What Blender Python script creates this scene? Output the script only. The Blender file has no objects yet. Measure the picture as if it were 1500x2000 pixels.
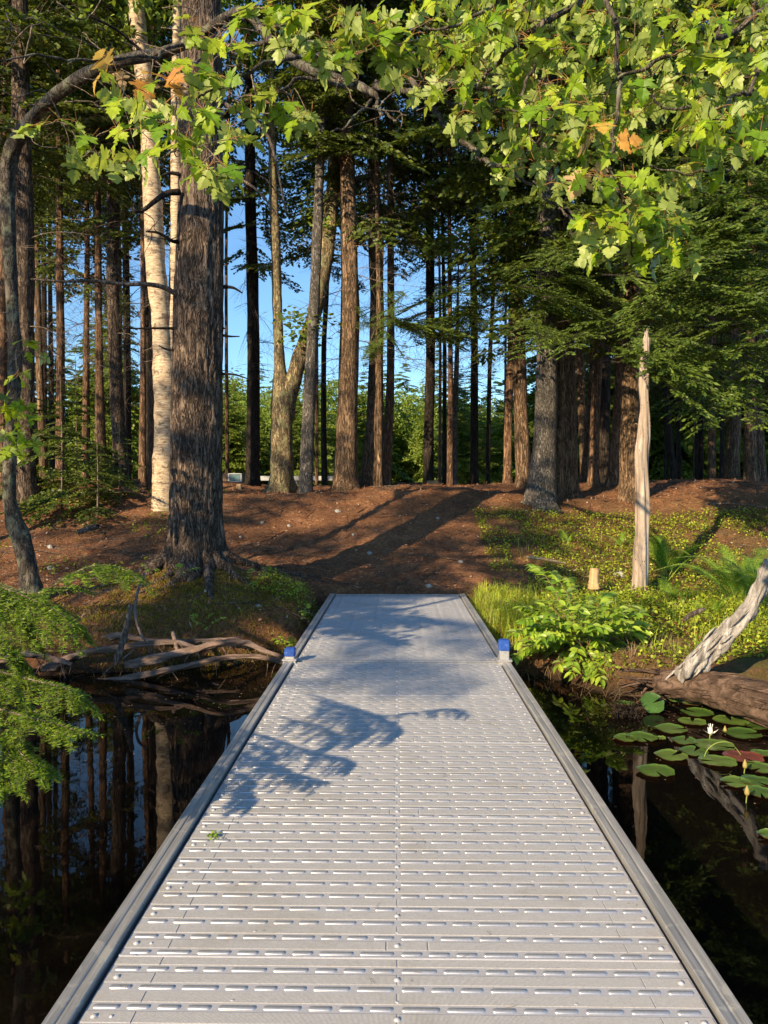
import bpy, math, random
import numpy as np
from mathutils import Vector, Matrix, Euler

S = bpy.context.scene
COL = S.collection
R = math.radians
rng = np.random.default_rng(11)
random.seed(11)

# ------------------------------------------------------------------ camera, sky, sun, exposure
CAM_Z = 1.2
PITCH, YAW = 1.375, 0.993
cam_data = bpy.data.cameras.new('camera')
cam = bpy.data.objects.new('camera', cam_data); COL.objects.link(cam)
cam.location = (0, 0, CAM_Z)
cam.rotation_euler = (R(90 - PITCH), 0, R(YAW))
cam_data.sensor_fit = 'VERTICAL'; cam_data.sensor_height = 24.0; cam_data.lens = 18.0
cam_data.clip_start = 0.05; cam_data.clip_end = 3000
S.camera = cam

SUN_DIR = Vector((0.59, 0.81, 0)).normalized()        # way the light travels, on plan
SUN_EL = 24.0
world = bpy.data.worlds.new('World'); S.world = world; world.use_nodes = True
wn = world.node_tree; wn.nodes.clear()
sky = wn.nodes.new('ShaderNodeTexSky'); sky.sky_type = 'NISHITA'; sky.sun_disc = False
sky.sun_elevation = R(SUN_EL)
sky.sun_rotation = math.atan2(-SUN_DIR.x, -SUN_DIR.y)
sky.air_density = 1.0; sky.dust_density = 0.1; sky.ozone_density = 4.0
bg = wn.nodes.new('ShaderNodeBackground'); bg.inputs[1].default_value = 0.12
wo = wn.nodes.new('ShaderNodeOutputWorld')
tint = wn.nodes.new('ShaderNodeMix'); tint.data_type = 'RGBA'; tint.blend_type = 'MULTIPLY'; tint.inputs[0].default_value = 1.0
tint.inputs[7].default_value = (0.82, 0.95, 0.98, 1)
wn.links.new(sky.outputs[0], tint.inputs[6]); wn.links.new(tint.outputs[2], bg.inputs[0]); wn.links.new(bg.outputs[0], wo.inputs[0])
sl = bpy.data.lights.new('sun', 'SUN'); sl.energy = 5.0; sl.angle = R(0.53); sl.color = (1.0, 0.77, 0.47)
sun = bpy.data.objects.new('sun', sl); COL.objects.link(sun)
ld = Vector((SUN_DIR.x * math.cos(R(SUN_EL)), SUN_DIR.y * math.cos(R(SUN_EL)), -math.sin(R(SUN_EL))))
sun.rotation_euler = ld.to_track_quat('-Z', 'Y').to_euler()
S.view_settings.view_transform = 'Standard'; S.view_settings.look = 'None'
S.view_settings.exposure = 0.9; S.view_settings.gamma = 1.0; S.view_settings.use_curve_mapping = False
S.cycles.max_bounces = 6; S.cycles.diffuse_bounces = 3; S.cycles.glossy_bounces = 3
S.cycles.transmission_bounces = 3; S.cycles.transparent_max_bounces = 6
S.cycles.caustics_reflective = False; S.cycles.caustics_refractive = False

CM = cam.rotation_euler.to_matrix()
def P(px, py, d):
    """point of the place seen in direction (px,py), d metres down the dock axis"""
    v = CM @ Vector((px - 750, 1000 - py, -1500))
    k = d / v.y
    return np.array((v.x * k, d, CAM_Z + v.z * k))
def PZ(px, py, z):
    v = CM @ Vector((px - 750, 1000 - py, -1500))
    k = (z - CAM_Z) / v.z
    return np.array((v.x * k, v.y * k, z))

# ------------------------------------------------------------------ mesh helpers
class MB:
    def __init__(s): s.v = []; s.q = []; s.t = []; s.qm = []; s.tm = []; s.n = 0; s.flat = False; s.sm = None
    def add(s, v, q=None, t=None, m=0):
        v = np.asarray(v, dtype=np.float32).reshape(-1, 3)
        if q is not None and len(q):
            q = np.asarray(q, dtype=np.int64).reshape(-1, 4); s.q.append(q + s.n); s.qm.append(np.full(len(q), m))
        if t is not None and len(t):
            t = np.asarray(t, dtype=np.int64).reshape(-1, 3); s.t.append(t + s.n); s.tm.append(np.full(len(t), m))
        s.v.append(v); s.n += len(v)
    def mesh(s, name, mats, smooth=True):
        me = bpy.data.meshes.new(name)
        v = np.concatenate(s.v)
        q = np.concatenate(s.q) if s.q else np.zeros((0, 4), int)
        t = np.concatenate(s.t) if s.t else np.zeros((0, 3), int)
        mi = np.concatenate(([np.concatenate(s.qm)] if s.q else []) + ([np.concatenate(s.tm)] if s.t else []))
        me.vertices.add(len(v)); me.vertices.foreach_set('co', v.ravel())
        li = np.concatenate([q.ravel(), t.ravel()]).astype(np.int32)
        me.loops.add(len(li)); me.loops.foreach_set('vertex_index', li)
        st = np.concatenate([np.arange(len(q)) * 4, len(q) * 4 + np.arange(len(t)) * 3]).astype(np.int32)
        me.polygons.add(len(st)); me.polygons.foreach_set('loop_start', st)
        me.polygons.foreach_set('material_index', mi.astype(np.int32))
        me.polygons.foreach_set('use_smooth', (mi == s.sm) if s.sm is not None else np.full(len(st), smooth and not s.flat))
        for m in (mats if isinstance(mats, (list, tuple)) else [mats]): me.materials.append(m)
        me.update(calc_edges=True); me.validate()
        return me
    def build(s, name, mats, parent=None, smooth=True, kind=None):
        return link(name, s.mesh(name, mats, smooth), parent, kind)

def link(name, me, parent=None, kind=None):
    o = bpy.data.objects.new(name, me); COL.objects.link(o)
    if parent is not None: o.parent = parent
    if kind: o['kind'] = kind
    return o
def tag(o, label, cat, group=None):
    o['label'] = label; o['category'] = cat
    if group: o['group'] = group
    return o
def thing(name, label, cat, loc=(0, 0, 0), rz=0, group=None):
    o = bpy.data.objects.new(name, None); COL.objects.link(o); o.empty_display_size = 0.1
    o.location = [float(a) for a in loc]; o.rotation_euler = (0, 0, rz)
    return tag(o, label, cat, group)
def unit(a): return a / (np.linalg.norm(a, axis=-1, keepdims=True) + 1e-9)

def cr(pts, m):
    """Catmull-Rom through rows of pts (any columns), m samples"""
    p = np.asarray(pts, float); n = len(p)
    if n == 2:
        t = np.linspace(0, 1, m)[:, None]; return p[0] * (1 - t) + p[1] * t
    e = np.vstack([2 * p[0] - p[1], p, 2 * p[-1] - p[-2]])
    u = np.linspace(0, n - 1 - 1e-6, m); i = u.astype(int); t = (u - i)[:, None]
    a, b, c, d = e[i], e[i + 1], e[i + 2], e[i + 3]
    return 0.5 * (2 * b + (c - a) * t + (2 * a - 5 * b + 4 * c - d) * t**2 + (3 * b - a - 3 * c + d) * t**3)

def tube(mb, pts, rad, n=8, m=0, cap=True, rfun=None):
    p = np.asarray(pts, float); k = len(p)
    r = np.broadcast_to(np.asarray(rad, float), (k,))
    T = unit(np.gradient(p, axis=0))
    ref = np.array((1., 0, 0)) if abs(T[0][0]) < 0.8 else np.array((0, 0, 1.))
    N = np.zeros((k, 3)); v = unit(ref - T[0] * ref.dot(T[0])); N[0] = v
    for i in range(1, k):
        v = v - T[i] * v.dot(T[i]); v = v / (np.linalg.norm(v) + 1e-9); N[i] = v
    B = np.cross(T, N)
    th = np.linspace(0, 2 * np.pi, n, endpoint=False)
    rr = np.repeat(r[:, None], n, 1)
    if rfun is not None: rr = rr * rfun(th[None, :], p[:, 2][:, None], np.linspace(0, 1, k)[:, None])
    V = p[:, None, :] + rr[:, :, None] * (np.cos(th)[None, :, None] * N[:, None, :] + np.sin(th)[None, :, None] * B[:, None, :])
    a = np.arange(k - 1)[:, None] * n; j = np.arange(n)[None, :]; jn = (j + 1) % n
    q = np.stack([a + j, a + jn, a + n + jn, a + n + j], -1).reshape(-1, 4)
    V = V.reshape(-1, 3); t = None
    if cap:
        V = np.vstack([V, p[0], p[-1]]); c0, c1 = k * n, k * n + 1; jj = np.arange(n); jm = (jj + 1) % n
        t = np.vstack([np.stack([np.full(n, c0), jm, jj], 1), np.stack([np.full(n, c1), (k - 1) * n + jj, (k - 1) * n + jm], 1)])
    mb.add(V, q, t, m)

def box(mb, x0, x1, y0, y1, z0, z1, m=0):
    mb.flat = True
    v = [(x, y, z) for z in (z0, z1) for y in (y0, y1) for x in (x0, x1)]
    mb.add(v, [(0, 2, 3, 1), (4, 5, 7, 6), (0, 1, 5, 4), (2, 6, 7, 3), (0, 4, 6, 2), (1, 3, 7, 5)], None, m)
def bbox(mb, x0, x1, y0, y1, z0, z1, b=0.004, m=0):
    """box with bevelled edges"""
    mb.flat = True
    V = []
    for z, i in ((z0, b), (z0 + b, 0), (z1 - b, 0), (z1, b)):
        for (sx, sy) in ((0, 0), (1, 0), (1, 1), (0, 1)):
            cx, cy = (x1 if sx else x0), (y1 if sy else y0)
            dx = -1 if sx else 1; dy = -1 if sy else 1
            e = b + i * 0.6
            pts = [(cx + dx * (e if True else 0), cy + dy * i), (cx + dx * i, cy + dy * e)]
            if (sx, sy) in ((0, 0), (1, 1)): pts = pts[::-1]
            V += [(px_, py_, z) for px_, py_ in pts]
    q = []
    for k in range(3):
        for j in range(8): q.append((k * 8 + j, k * 8 + (j + 1) % 8, k * 8 + 8 + (j + 1) % 8, k * 8 + 8 + j))
    n = len(V); V += [((x0 + x1) / 2, (y0 + y1) / 2, z0), ((x0 + x1) / 2, (y0 + y1) / 2, z1)]
    t = [(n, (j + 1) % 8, j) for j in range(8)] + [(n + 1, 24 + j, 24 + (j + 1) % 8) for j in range(8)]
    mb.add(V, q, t, m)

def batch(mb, bv, faces, M, L, m=0, quad=True):
    """many copies of a small shape; M (n,3,3) column bases, L (n,3)"""
    bv = np.asarray(bv, float); n = len(L)
    V = np.einsum('nij,kj->nki', M, bv) + L[:, None, :]
    f = np.asarray(faces); F = (f[None] + (np.arange(n) * len(bv))[:, None, None]).reshape(-1, f.shape[1])
    if f.shape[1] == 4: mb.add(V.reshape(-1, 3), F, None, m)
    else: mb.add(V.reshape(-1, 3), None, F, m)
def frames(d, up=None, rollr=0.0, g=None):
    """bases whose x axis is d"""
    g = g or rng
    d = unit(np.asarray(d, float)); n = len(d)
    u = np.tile(np.array((0, 0, 1.)), (n, 1)) if up is None else np.asarray(up, float)
    u = u + g.normal(0, 1e-3, (n, 3))
    y = unit(np.cross(u, d)); z = np.cross(d, y)
    if rollr:
        a = g.normal(0, rollr, n)[:, None]; y, z = y * np.cos(a) + z * np.sin(a), z * np.cos(a) - y * np.sin(a)
    return np.stack([d, y, z], -1)
def rand_dirs(n, g=None):
    return unit((g or rng).normal(size=(n, 3)))

_tab = np.random.default_rng(5).random((256, 256))
def vn(x, y, s=1.0, o=0):
    x = np.asarray(x, float) * s + 37.3 * o + 400; y = np.asarray(y, float) * s + 11.9 * o + 400
    i = np.floor(x).astype(int); j = np.floor(y).astype(int); u = x - i; v = y - j
    u = u * u * (3 - 2 * u); v = v * v * (3 - 2 * v)
    a = _tab[i % 256, j % 256]; b = _tab[(i + 1) % 256, j % 256]; c = _tab[i % 256, (j + 1) % 256]; d = _tab[(i + 1) % 256, (j + 1) % 256]
    return (a * (1 - u) + b * u) * (1 - v) + (c * (1 - u) + d * u) * v - 0.5

# ------------------------------------------------------------------ materials
def nodes(name):
    m = bpy.data.materials.new(name); m.use_nodes = True
    nt = m.node_tree; nt.nodes.clear()
    out = nt.nodes.new('ShaderNodeOutputMaterial')
    N = lambda t, **k: mk(nt, t, **k)
    return m, nt, N, out
def mk(nt, t, **k):
    n = nt.nodes.new('ShaderNode' + t)
    for a, b in k.items():
        if a.startswith('i_'): 
            key = a[2:]; n.inputs[int(key) if key.isdigit() else key.replace('_', ' ')].default_value = b
        else: setattr(n, a, b)
    return n
def ramp(nt, fac, stops):
    r = nt.nodes.new('ShaderNodeValToRGB'); el = r.color_ramp.elements
    while len(el) < len(stops): el.new(0.5)
    for e, (p, c) in zip(el, stops): e.position = p; e.color = (*c, 1) if len(c) == 3 else c
    nt.links.new(fac, r.inputs[0]); return r.outputs[0]
def mixc(nt, fac, a, b, mode='MIX'):
    n = nt.nodes.new('ShaderNodeMix'); n.data_type = 'RGBA'; n.blend_type = mode
    for s, v in ((0, fac), (6, a), (7, b)):
        if isinstance(v, (float, int)): n.inputs[s].default_value = v
        elif isinstance(v, tuple): n.inputs[s].default_value = (*v, 1)
        else: nt.links.new(v, n.inputs[s])
    return n.outputs[2]
def mapping(nt, scale, src='Object'):
    tc = nt.nodes.new('ShaderNodeTexCoord'); mp = nt.nodes.new('ShaderNodeMapping')
    mp.inputs['Scale'].default_value = scale; nt.links.new(tc.outputs[src], mp.inputs[0]); return mp.outputs[0]
def noise(nt, vec, scale, detail=4, rough=0.6, dist=0.0):
    n = nt.nodes.new('ShaderNodeTexNoise'); n.inputs['Scale'].default_value = scale
    n.inputs['Detail'].default_value = detail; n.inputs['Roughness'].default_value = rough; n.inputs['Distortion'].default_value = dist
    if vec is not None: nt.links.new(vec, n.inputs['Vector'])
    return n.outputs[0]
def pbsdf(nt, out, col, rough=0.8, spec=0.3, metal=0.0, bump=None, bstr=0.5, bdist=0.01):
    b = nt.nodes.new('ShaderNodeBsdfPrincipled')
    b.inputs['Roughness'].default_value = rough if not hasattr(rough, 'links') else 0.5
    if hasattr(rough, 'links'): nt.links.new(rough, b.inputs['Roughness'])
    b.inputs['Specular IOR Level'].default_value = spec; b.inputs['Metallic'].default_value = metal
    if isinstance(col, tuple): b.inputs['Base Color'].default_value = (*col, 1)
    else: nt.links.new(col, b.inputs['Base Color'])
    if bump is not None:
        bu = nt.nodes.new('ShaderNodeBump'); bu.inputs['Strength'].default_value = bstr; bu.inputs['Distance'].default_value = bdist
        nt.links.new(bump, bu.inputs['Height']); nt.links.new(bu.outputs[0], b.inputs['Normal'])
    if out is not None: nt.links.new(b.outputs[0], out.inputs[0])
    return b
def madd(nt, op, a, b=None):
    n = nt.nodes.new('ShaderNodeMath'); n.operation = op
    for i, v in enumerate((a, b)):
        if v is None: continue
        if isinstance(v, (int, float)): n.inputs[i].default_value = v
        else: nt.links.new(v, n.inputs[i])
    return n.outputs[0]

def bark(name, dark, mid, light, sc=14, stretch=0.16, lichen=None, bd=0.02):
    m, nt, N, out = nodes(name)
    v = mapping(nt, (1, 1, stretch))
    n1 = noise(nt, v, sc, 5, 0.65, 0.6)
    vo = N('TexVoronoi', feature='DISTANCE_TO_EDGE'); vo.inputs['Scale'].default_value = sc * 1.6
    nt.links.new(mixc(nt, 0.4, v, noise3(nt, v, sc)), vo.inputs['Vector'])
    rd = madd(nt, 'ABSOLUTE', madd(nt, 'SUBTRACT', noise(nt, v, sc * 0.9, 3, 0.55, 1.0), 0.5))
    crack = ramp(nt, madd(nt, 'ADD', madd(nt, 'MULTIPLY', vo.outputs['Distance'], 0.35), rd), [(0.02, (0, 0, 0)), (0.17, (1, 1, 1))])
    n2 = noise(nt, mapping(nt, (1, 1, 0.5)), 2.2, 3, 0.6)
    c = ramp(nt, n1, [(0.3, dark), (0.5, mid), (0.72, light)])
    c = mixc(nt, madd(nt, 'MULTIPLY', n2, 0.8), c, mid)
    c = mixc(nt, crack, tuple(a * 0.55 for a in dark), c)
    if lichen:
        n3 = noise(nt, mapping(nt, (1, 1, 0.6)), 9, 5, 0.7)
        c = mixc(nt, ramp(nt, n3, [(0.52, (0, 0, 0)), (0.62, (0.8, 0.8, 0.8))]), c, lichen)
    h = madd(nt, 'ADD', madd(nt, 'MULTIPLY', crack, 0.7), madd(nt, 'MULTIPLY', n1, 0.8))
    pbsdf(nt, out, c, 0.9, 0.2, 0, h, 1.0, bd)
    return m
def noise3(nt, vec, scale):
    n = nt.nodes.new('ShaderNodeTexNoise'); n.inputs['Scale'].default_value = scale * 0.6; n.inputs['Detail'].default_value = 3
    nt.links.new(vec, n.inputs['Vector']); return n.outputs[1]

B_hem = bark('bark_hemlock', (0.05, 0.036, 0.03), (0.19, 0.14, 0.108), (0.36, 0.285, 0.225), 17, 0.24, None, 0.035)
B_brown = bark('bark_brown', (0.05, 0.034, 0.022), (0.27, 0.175, 0.11), (0.47, 0.33, 0.21), 24, 0.16)
B_red = bark('bark_redbrown', (0.07, 0.042, 0.028), (0.29, 0.17, 0.105), (0.46, 0.29, 0.19), 26, 0.16)
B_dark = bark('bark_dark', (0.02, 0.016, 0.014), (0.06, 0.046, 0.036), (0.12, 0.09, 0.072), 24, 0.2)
B_grey = bark('bark_grey', (0.08, 0.07, 0.06), (0.24, 0.216, 0.192), (0.408, 0.372, 0.336), 30, 0.3)
B_lich = bark('bark_lichen', (0.09, 0.07, 0.045), (0.38, 0.29, 0.17), (0.62, 0.50, 0.33), 26, 0.25, (0.30, 0.31, 0.16))
B_maple = bark('bark_maple', (0.035, 0.03, 0.026), (0.11, 0.095, 0.08), (0.24, 0.21, 0.18), 22, 0.35, (0.22, 0.23, 0.16), 0.008)
B_dead = bark('dead_wood', (0.10, 0.075, 0.06), (0.24, 0.19, 0.155), (0.42, 0.35, 0.29), 30, 0.2, None, 0.01)
B_twig = bark('twig_bark', (0.12, 0.09, 0.065), (0.28, 0.22, 0.17), (0.42, 0.35, 0.29), 40, 0.4, None, 0.003)

def weathered(name, dark, mid, light, sc=18, stretch=0.06, edge=0.03, bd=0.012, ax=2):
    m, nt, N, out = nodes(name)
    v = mapping(nt, (stretch, 1, 1) if ax == 0 else (1, 1, stretch))
    n1 = noise(nt, v, sc, 6, 0.7, 0.4); n2 = noise(nt, mapping(nt, (1, 1, 0.35)), 7, 4, 0.7)
    c = ramp(nt, n1, [(0.28, dark), (0.46, mid), (0.6, light)])
    c = mixc(nt, ramp(nt, n2, [(0.35, (0.75, 0.75, 0.75)), (0.6, (0, 0, 0))]), c, mid)
    vo = N('TexVoronoi'); vo.inputs['Scale'].default_value = 26
    nt.links.new(mapping(nt, (1, 1, 0.5)), vo.inputs['Vector'])
    holes = ramp(nt, vo.outputs['Distance'], [(edge, (0.05, 0.04, 0.03)), (edge + 0.08, (1, 1, 1))])
    c = mixc(nt, 1.0, c, holes, 'MULTIPLY')
    pbsdf(nt, out, c, 0.85, 0.2, 0, madd(nt, 'ADD', n1, madd(nt, 'MULTIPLY', holes, 0.3)), 0.9, bd)
    return m
M_snag = weathered('snag_wood', (0.10, 0.07, 0.05), (0.30, 0.235, 0.185), (0.54, 0.46, 0.39), 16, 0.05, 0.06)
M_drift = weathered('bleached_wood', (0.07, 0.06, 0.055), (0.23, 0.21, 0.195), (0.50, 0.48, 0.46), 18, 0.25, 0.02, 0.03)
M_log = weathered('wet_log', (0.02, 0.014, 0.011), (0.08, 0.052, 0.038), (0.20, 0.135, 0.10), 15, 0.18, 0.02, 0.035, 0)
M_root = weathered('root_wood', (0.05, 0.035, 0.028), (0.15, 0.105, 0.085), (0.30, 0.22, 0.185), 22, 0.14, 0.02, 0.02, 0)
M_cut = weathered('cut_wood', (0.25, 0.14, 0.07), (0.45, 0.29, 0.15), (0.6, 0.42, 0.24), 20, 0.1, 0.02, 0.004)

def birch():
    m, nt, N, out = nodes('birch_bark')
    n1 = noise(nt, mapping(nt, (1, 1, 6)), 7, 5, 0.7, 0.3)
    n2 = noise(nt, mapping(nt, (1, 1, 1.4)), 6, 5, 0.75, 0.5)
    n3 = noise(nt, mapping(nt, (1, 1, 14)), 9, 2, 0.5)
    c = ramp(nt, n1, [(0.36, (0.26, 0.16, 0.09)), (0.47, (0.42, 0.32, 0.21)), (0.66, (0.64, 0.54, 0.40))])
    c = mixc(nt, ramp(nt, n2, [(0.52, (0, 0, 0)), (0.60, (0.85, 0.85, 0.85))]), c, (0.10, 0.07, 0.05))
    c = mixc(nt, ramp(nt, n3, [(0.64, (0, 0, 0)), (0.68, (0.8, 0.8, 0.8))]), c, (0.12, 0.09, 0.07))
    pbsdf(nt, out, c, 0.6, 0.3, 0, n1, 0.5, 0.01)
    return m
M_birch = birch()

def leafmat(name, c1, c2, back=None, tr=0.35, rough=0.45, spec=0.35, rnd='island', dead=None, deadp=0.9, tcol=None):
    m, nt, N, out = nodes(name)
    if rnd == 'island': f = N('NewGeometry').outputs['Random Per Island']
    else: f = N('ObjectInfo').outputs['Random']
    n1 = noise(nt, mapping(nt, (1, 1, 1)), 3.0, 2)
    c = mixc(nt, f, c1, c2)
    if name.startswith('lily'):
        c = mixc(nt, ramp(nt, noise(nt, mapping(nt, (1, 1, 1)), 60, 4, 0.7), [(0.58, (0, 0, 0)), (0.68, (0.8, 0.8, 0.8))]), c, (0.22, 0.17, 0.06))
    if dead: c = mixc(nt, madd(nt, 'GREATER_THAN', f, deadp), c, dead)
    c = mixc(nt, 1.0, c, ramp(nt, n1, [(0.3, (0.72, 0.72, 0.72)), (0.7, (1.15, 1.15, 1.15))]), 'MULTIPLY')
    if back:
        c = mixc(nt, N('NewGeometry').outputs['Backfacing'], c, mixc(nt, 0.25, back, c))
    b = pbsdf(nt, None, c, rough, spec)
    t = N('BsdfTranslucent')
    nt.links.new(mixc(nt, 1.0, c, tcol or (1.3, 1.25, 0.5), 'MULTIPLY'), t.inputs[0])
    mx = N('MixShader'); mx.inputs[0].default_value = tr
    nt.links.new(b.outputs[0], mx.inputs[1]); nt.links.new(t.outputs[0], mx.inputs[2]); nt.links.new(mx.outputs[0], out.inputs[0])
    return m
F_hem = leafmat('hemlock_foliage', (0.045, 0.085, 0.020), (0.17, 0.22, 0.035), tr=0.35)
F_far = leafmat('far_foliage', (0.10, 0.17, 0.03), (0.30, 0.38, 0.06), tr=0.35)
F_decid = leafmat('broadleaf_foliage', (0.13, 0.22, 0.035), (0.32, 0.42, 0.08), tr=0.4)
F_needle = leafmat('hemlock_needles', (0.09, 0.22, 0.025), (0.36, 0.48, 0.05), (0.18, 0.30, 0.12), tr=0.3, rough=0.35)
F_maple = leafmat('maple_leaf', (0.13, 0.27, 0.012), (0.44, 0.56, 0.03), (0.38, 0.46, 0.16), 0.42, 0.45, 0.4, 'object')
F_mapleS = leafmat('maple_leaves_many', (0.13, 0.27, 0.012), (0.44, 0.56, 0.03), (0.38, 0.46, 0.16), 0.42, 0.45, 0.4, 'island')
F_orange = leafmat('maple_leaf_turning', (0.50, 0.19, 0.06), (0.58, 0.40, 0.07), (0.60, 0.46, 0.28), 0.35, 0.5, 0.3, 'object')
F_shrub = leafmat('shrub_leaf', (0.16, 0.31, 0.03), (0.42, 0.56, 0.06), (0.38, 0.48, 0.16), 0.35, 0.35, 0.45, 'object')
F_shrubS = leafmat('shrub_leaves_many', (0.16, 0.31, 0.03), (0.42, 0.56, 0.06), (0.38, 0.48, 0.16), 0.35, 0.35, 0.45)
F_fern = leafmat('fern_leaf', (0.12, 0.28, 0.03), (0.34, 0.52, 0.06), None, 0.4)
F_grass = leafmat('grass_blade', (0.30, 0.42, 0.04), (0.65, 0.70, 0.10), None, 0.45, dead=(0.40, 0.30, 0.14), deadp=0.88)
F_cover = leafmat('cover_leaf', (0.16, 0.26, 0.02), (0.52, 0.60, 0.06), None, 0.3, dead=(0.28, 0.13, 0.05), deadp=0.93)
F_moss = leafmat('moss_tuft', (0.14, 0.13, 0.02), (0.42, 0.34, 0.06), None, 0.2, 0.9, 0.1)
F_litter = leafmat('dead_leaf', (0.16, 0.08, 0.045), (0.42, 0.27, 0.18), None, 0.1, 0.8, 0.2, dead=(0.55, 0.48, 0.42), deadp=0.93, tcol=(1, .8, .5))
F_duff = leafmat('needle_duff', (0.13, 0.05, 0.022), (0.54, 0.25, 0.115), None, 0.05, 0.9, 0.1, tcol=(1, .8, .5), dead=(0.5, .36, .25), deadp=.93)
F_reed = leafmat('dead_reed', (0.16, 0.10, 0.06), (0.40, 0.30, 0.18), None, 0.1, 0.8, 0.2, tcol=(1, .8, .5))
F_pad = leafmat('lily_pad', (0.055, 0.13, 0.025), (0.13, 0.21, 0.04), (0.25, 0.06, 0.04), 0.15, 0.28, 0.5, 'object')
F_padred = leafmat('lily_pad_red', (0.14, 0.035, 0.03), (0.18, 0.05, 0.04), None, 0.1, 0.3, 0.5, 'object')
def plain(name, c, rough=0.6, spec=0.3, metal=0.0):
    m, nt, N, out = nodes(name); pbsdf(nt, out, c, rough, spec, metal, noise(nt, None, 60, 3), 0.1, 0.002); return m
M_stem = plain('petiole_red', (0.30, 0.15, 0.05), 0.5)
M_gstem = plain('green_stem', (0.22, 0.28, 0.06), 0.5)
M_white = plain('petal_white', (0.85, 0.84, 0.78), 0.5)
M_yel = plain('bud_yellow', (0.30, 0.24, 0.08), 0.6)
M_bstem = plain('brown_stem', (0.20, 0.13, 0.07), 0.7)

def ground_mat():
    m, nt, N, out = nodes('forest_floor')
    v = mapping(nt, (1, 1, 1))
    a = noise(nt, v, 1.3, 6, 0.7); b = noise(nt, v, 26, 6, 0.75, 1.2); c3 = noise(nt, v, 90, 4, 0.7, 2.0); d4 = noise(nt, v, 0.55, 3)
    c = ramp(nt, b, [(0.3, (0.07, 0.032, 0.018)), (0.46, (0.25, 0.115, 0.058)), (0.58, (0.42, 0.22, 0.115)), (0.72, (0.55, 0.36, 0.22))])
    c = mixc(nt, ramp(nt, a, [(0.35, (0, 0, 0)), (0.7, (0.7, 0.7, 0.7))]), c, (0.10, 0.050, 0.032))
    c = mixc(nt, ramp(nt, c3, [(0.60, (0, 0, 0)), (0.72, (0.8, 0.8, 0.8))]), c, (0.36, 0.22, 0.13))
    sep = N('SeparateXYZ'); nt.links.new(v, sep.inputs[0])
    mx = N('MapRange'); mx.inputs[1].default_value = 1.0; mx.inputs[2].default_value = 2.6; nt.links.new(sep.outputs[0], mx.inputs[0])
    my = N('MapRange'); my.inputs[1].default_value = 13.5; my.inputs[2].default_value = 10.0; nt.links.new(sep.outputs[1], my.inputs[0])
    g = madd(nt, 'MULTIPLY', madd(nt, 'MULTIPLY', mx.outputs[0], my.outputs[0]), ramp(nt, noise(nt, v, 3.5, 4), [(0.35, (0, 0, 0)), (0.55, (0.75, 0.75, 0.75))]))
    c = mixc(nt, g, c, mixc(nt, b, (0.05, 0.07, 0.02), (0.17, 0.17, 0.05)))
    # mossy bank on the left and dark wet bed under the water line
    mz = N('MapRange'); mz.inputs[1].default_value = -0.22; mz.inputs[2].default_value = -0.36; nt.links.new(sep.outputs[2], mz.inputs[0])
    c = mixc(nt, mz.outputs[0], c, (0.03, 0.022, 0.014))
    far = N('MapRange'); far.inputs[1].default_value = 22; far.inputs[2].default_value = 32; nt.links.new(sep.outputs[1], far.inputs[0])
    c = mixc(nt, far.outputs[0], c, (0.08, 0.10, 0.035))
    h = madd(nt, 'ADD', b, madd(nt, 'MULTIPLY', c3, 0.5))
    pbsdf(nt, out, c, 0.95, 0.15, 0, h, 1.0, 0.035)
    return m
M_ground = ground_mat()

def water_mat():
    m, nt, N, out = nodes('lake_water')
    v = mapping(nt, (1, 1, 1)); n1 = noise(nt, v, 1.6, 2, 0.5); n2 = noise(nt, v, 9, 2, 0.5)
    bu = N('Bump'); bu.inputs['Strength'].default_value = 0.12; bu.inputs['Distance'].default_value = 0.012
    nt.links.new(madd(nt, 'ADD', n1, madd(nt, 'MULTIPLY', n2, 0.12)), bu.inputs['Height'])
    fr = N('Fresnel'); fr.inputs[0].default_value = 1.33; nt.links.new(bu.outputs[0], fr.inputs[1])
    gl = N('BsdfGlossy'); gl.inputs['Roughness'].default_value = 0.015; nt.links.new(bu.outputs[0], gl.inputs['Normal'])
    tr = N('BsdfTransparent'); tr.inputs[0].default_value = (0.34, 0.22, 0.12, 1)
    df = N('BsdfDiffuse'); df.inputs[0].default_value = (0.008, 0.006, 0.005, 1)
    m1 = N('MixShader'); m1.inputs[0].default_value = 0.45
    nt.links.new(tr.outputs[0], m1.inputs[1]); nt.links.new(df.outputs[0], m1.inputs[2])
    mx = N('MixShader'); nt.links.new(madd(nt, 'MULTIPLY', fr.outputs[0], 1.0), mx.inputs[0])
    nt.links.new(m1.outputs[0], mx.inputs[1]); nt.links.new(gl.outputs[0], mx.inputs[2]); nt.links.new(mx.outputs[0], out.inputs[0])
    return m
M_water = water_mat()

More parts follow.
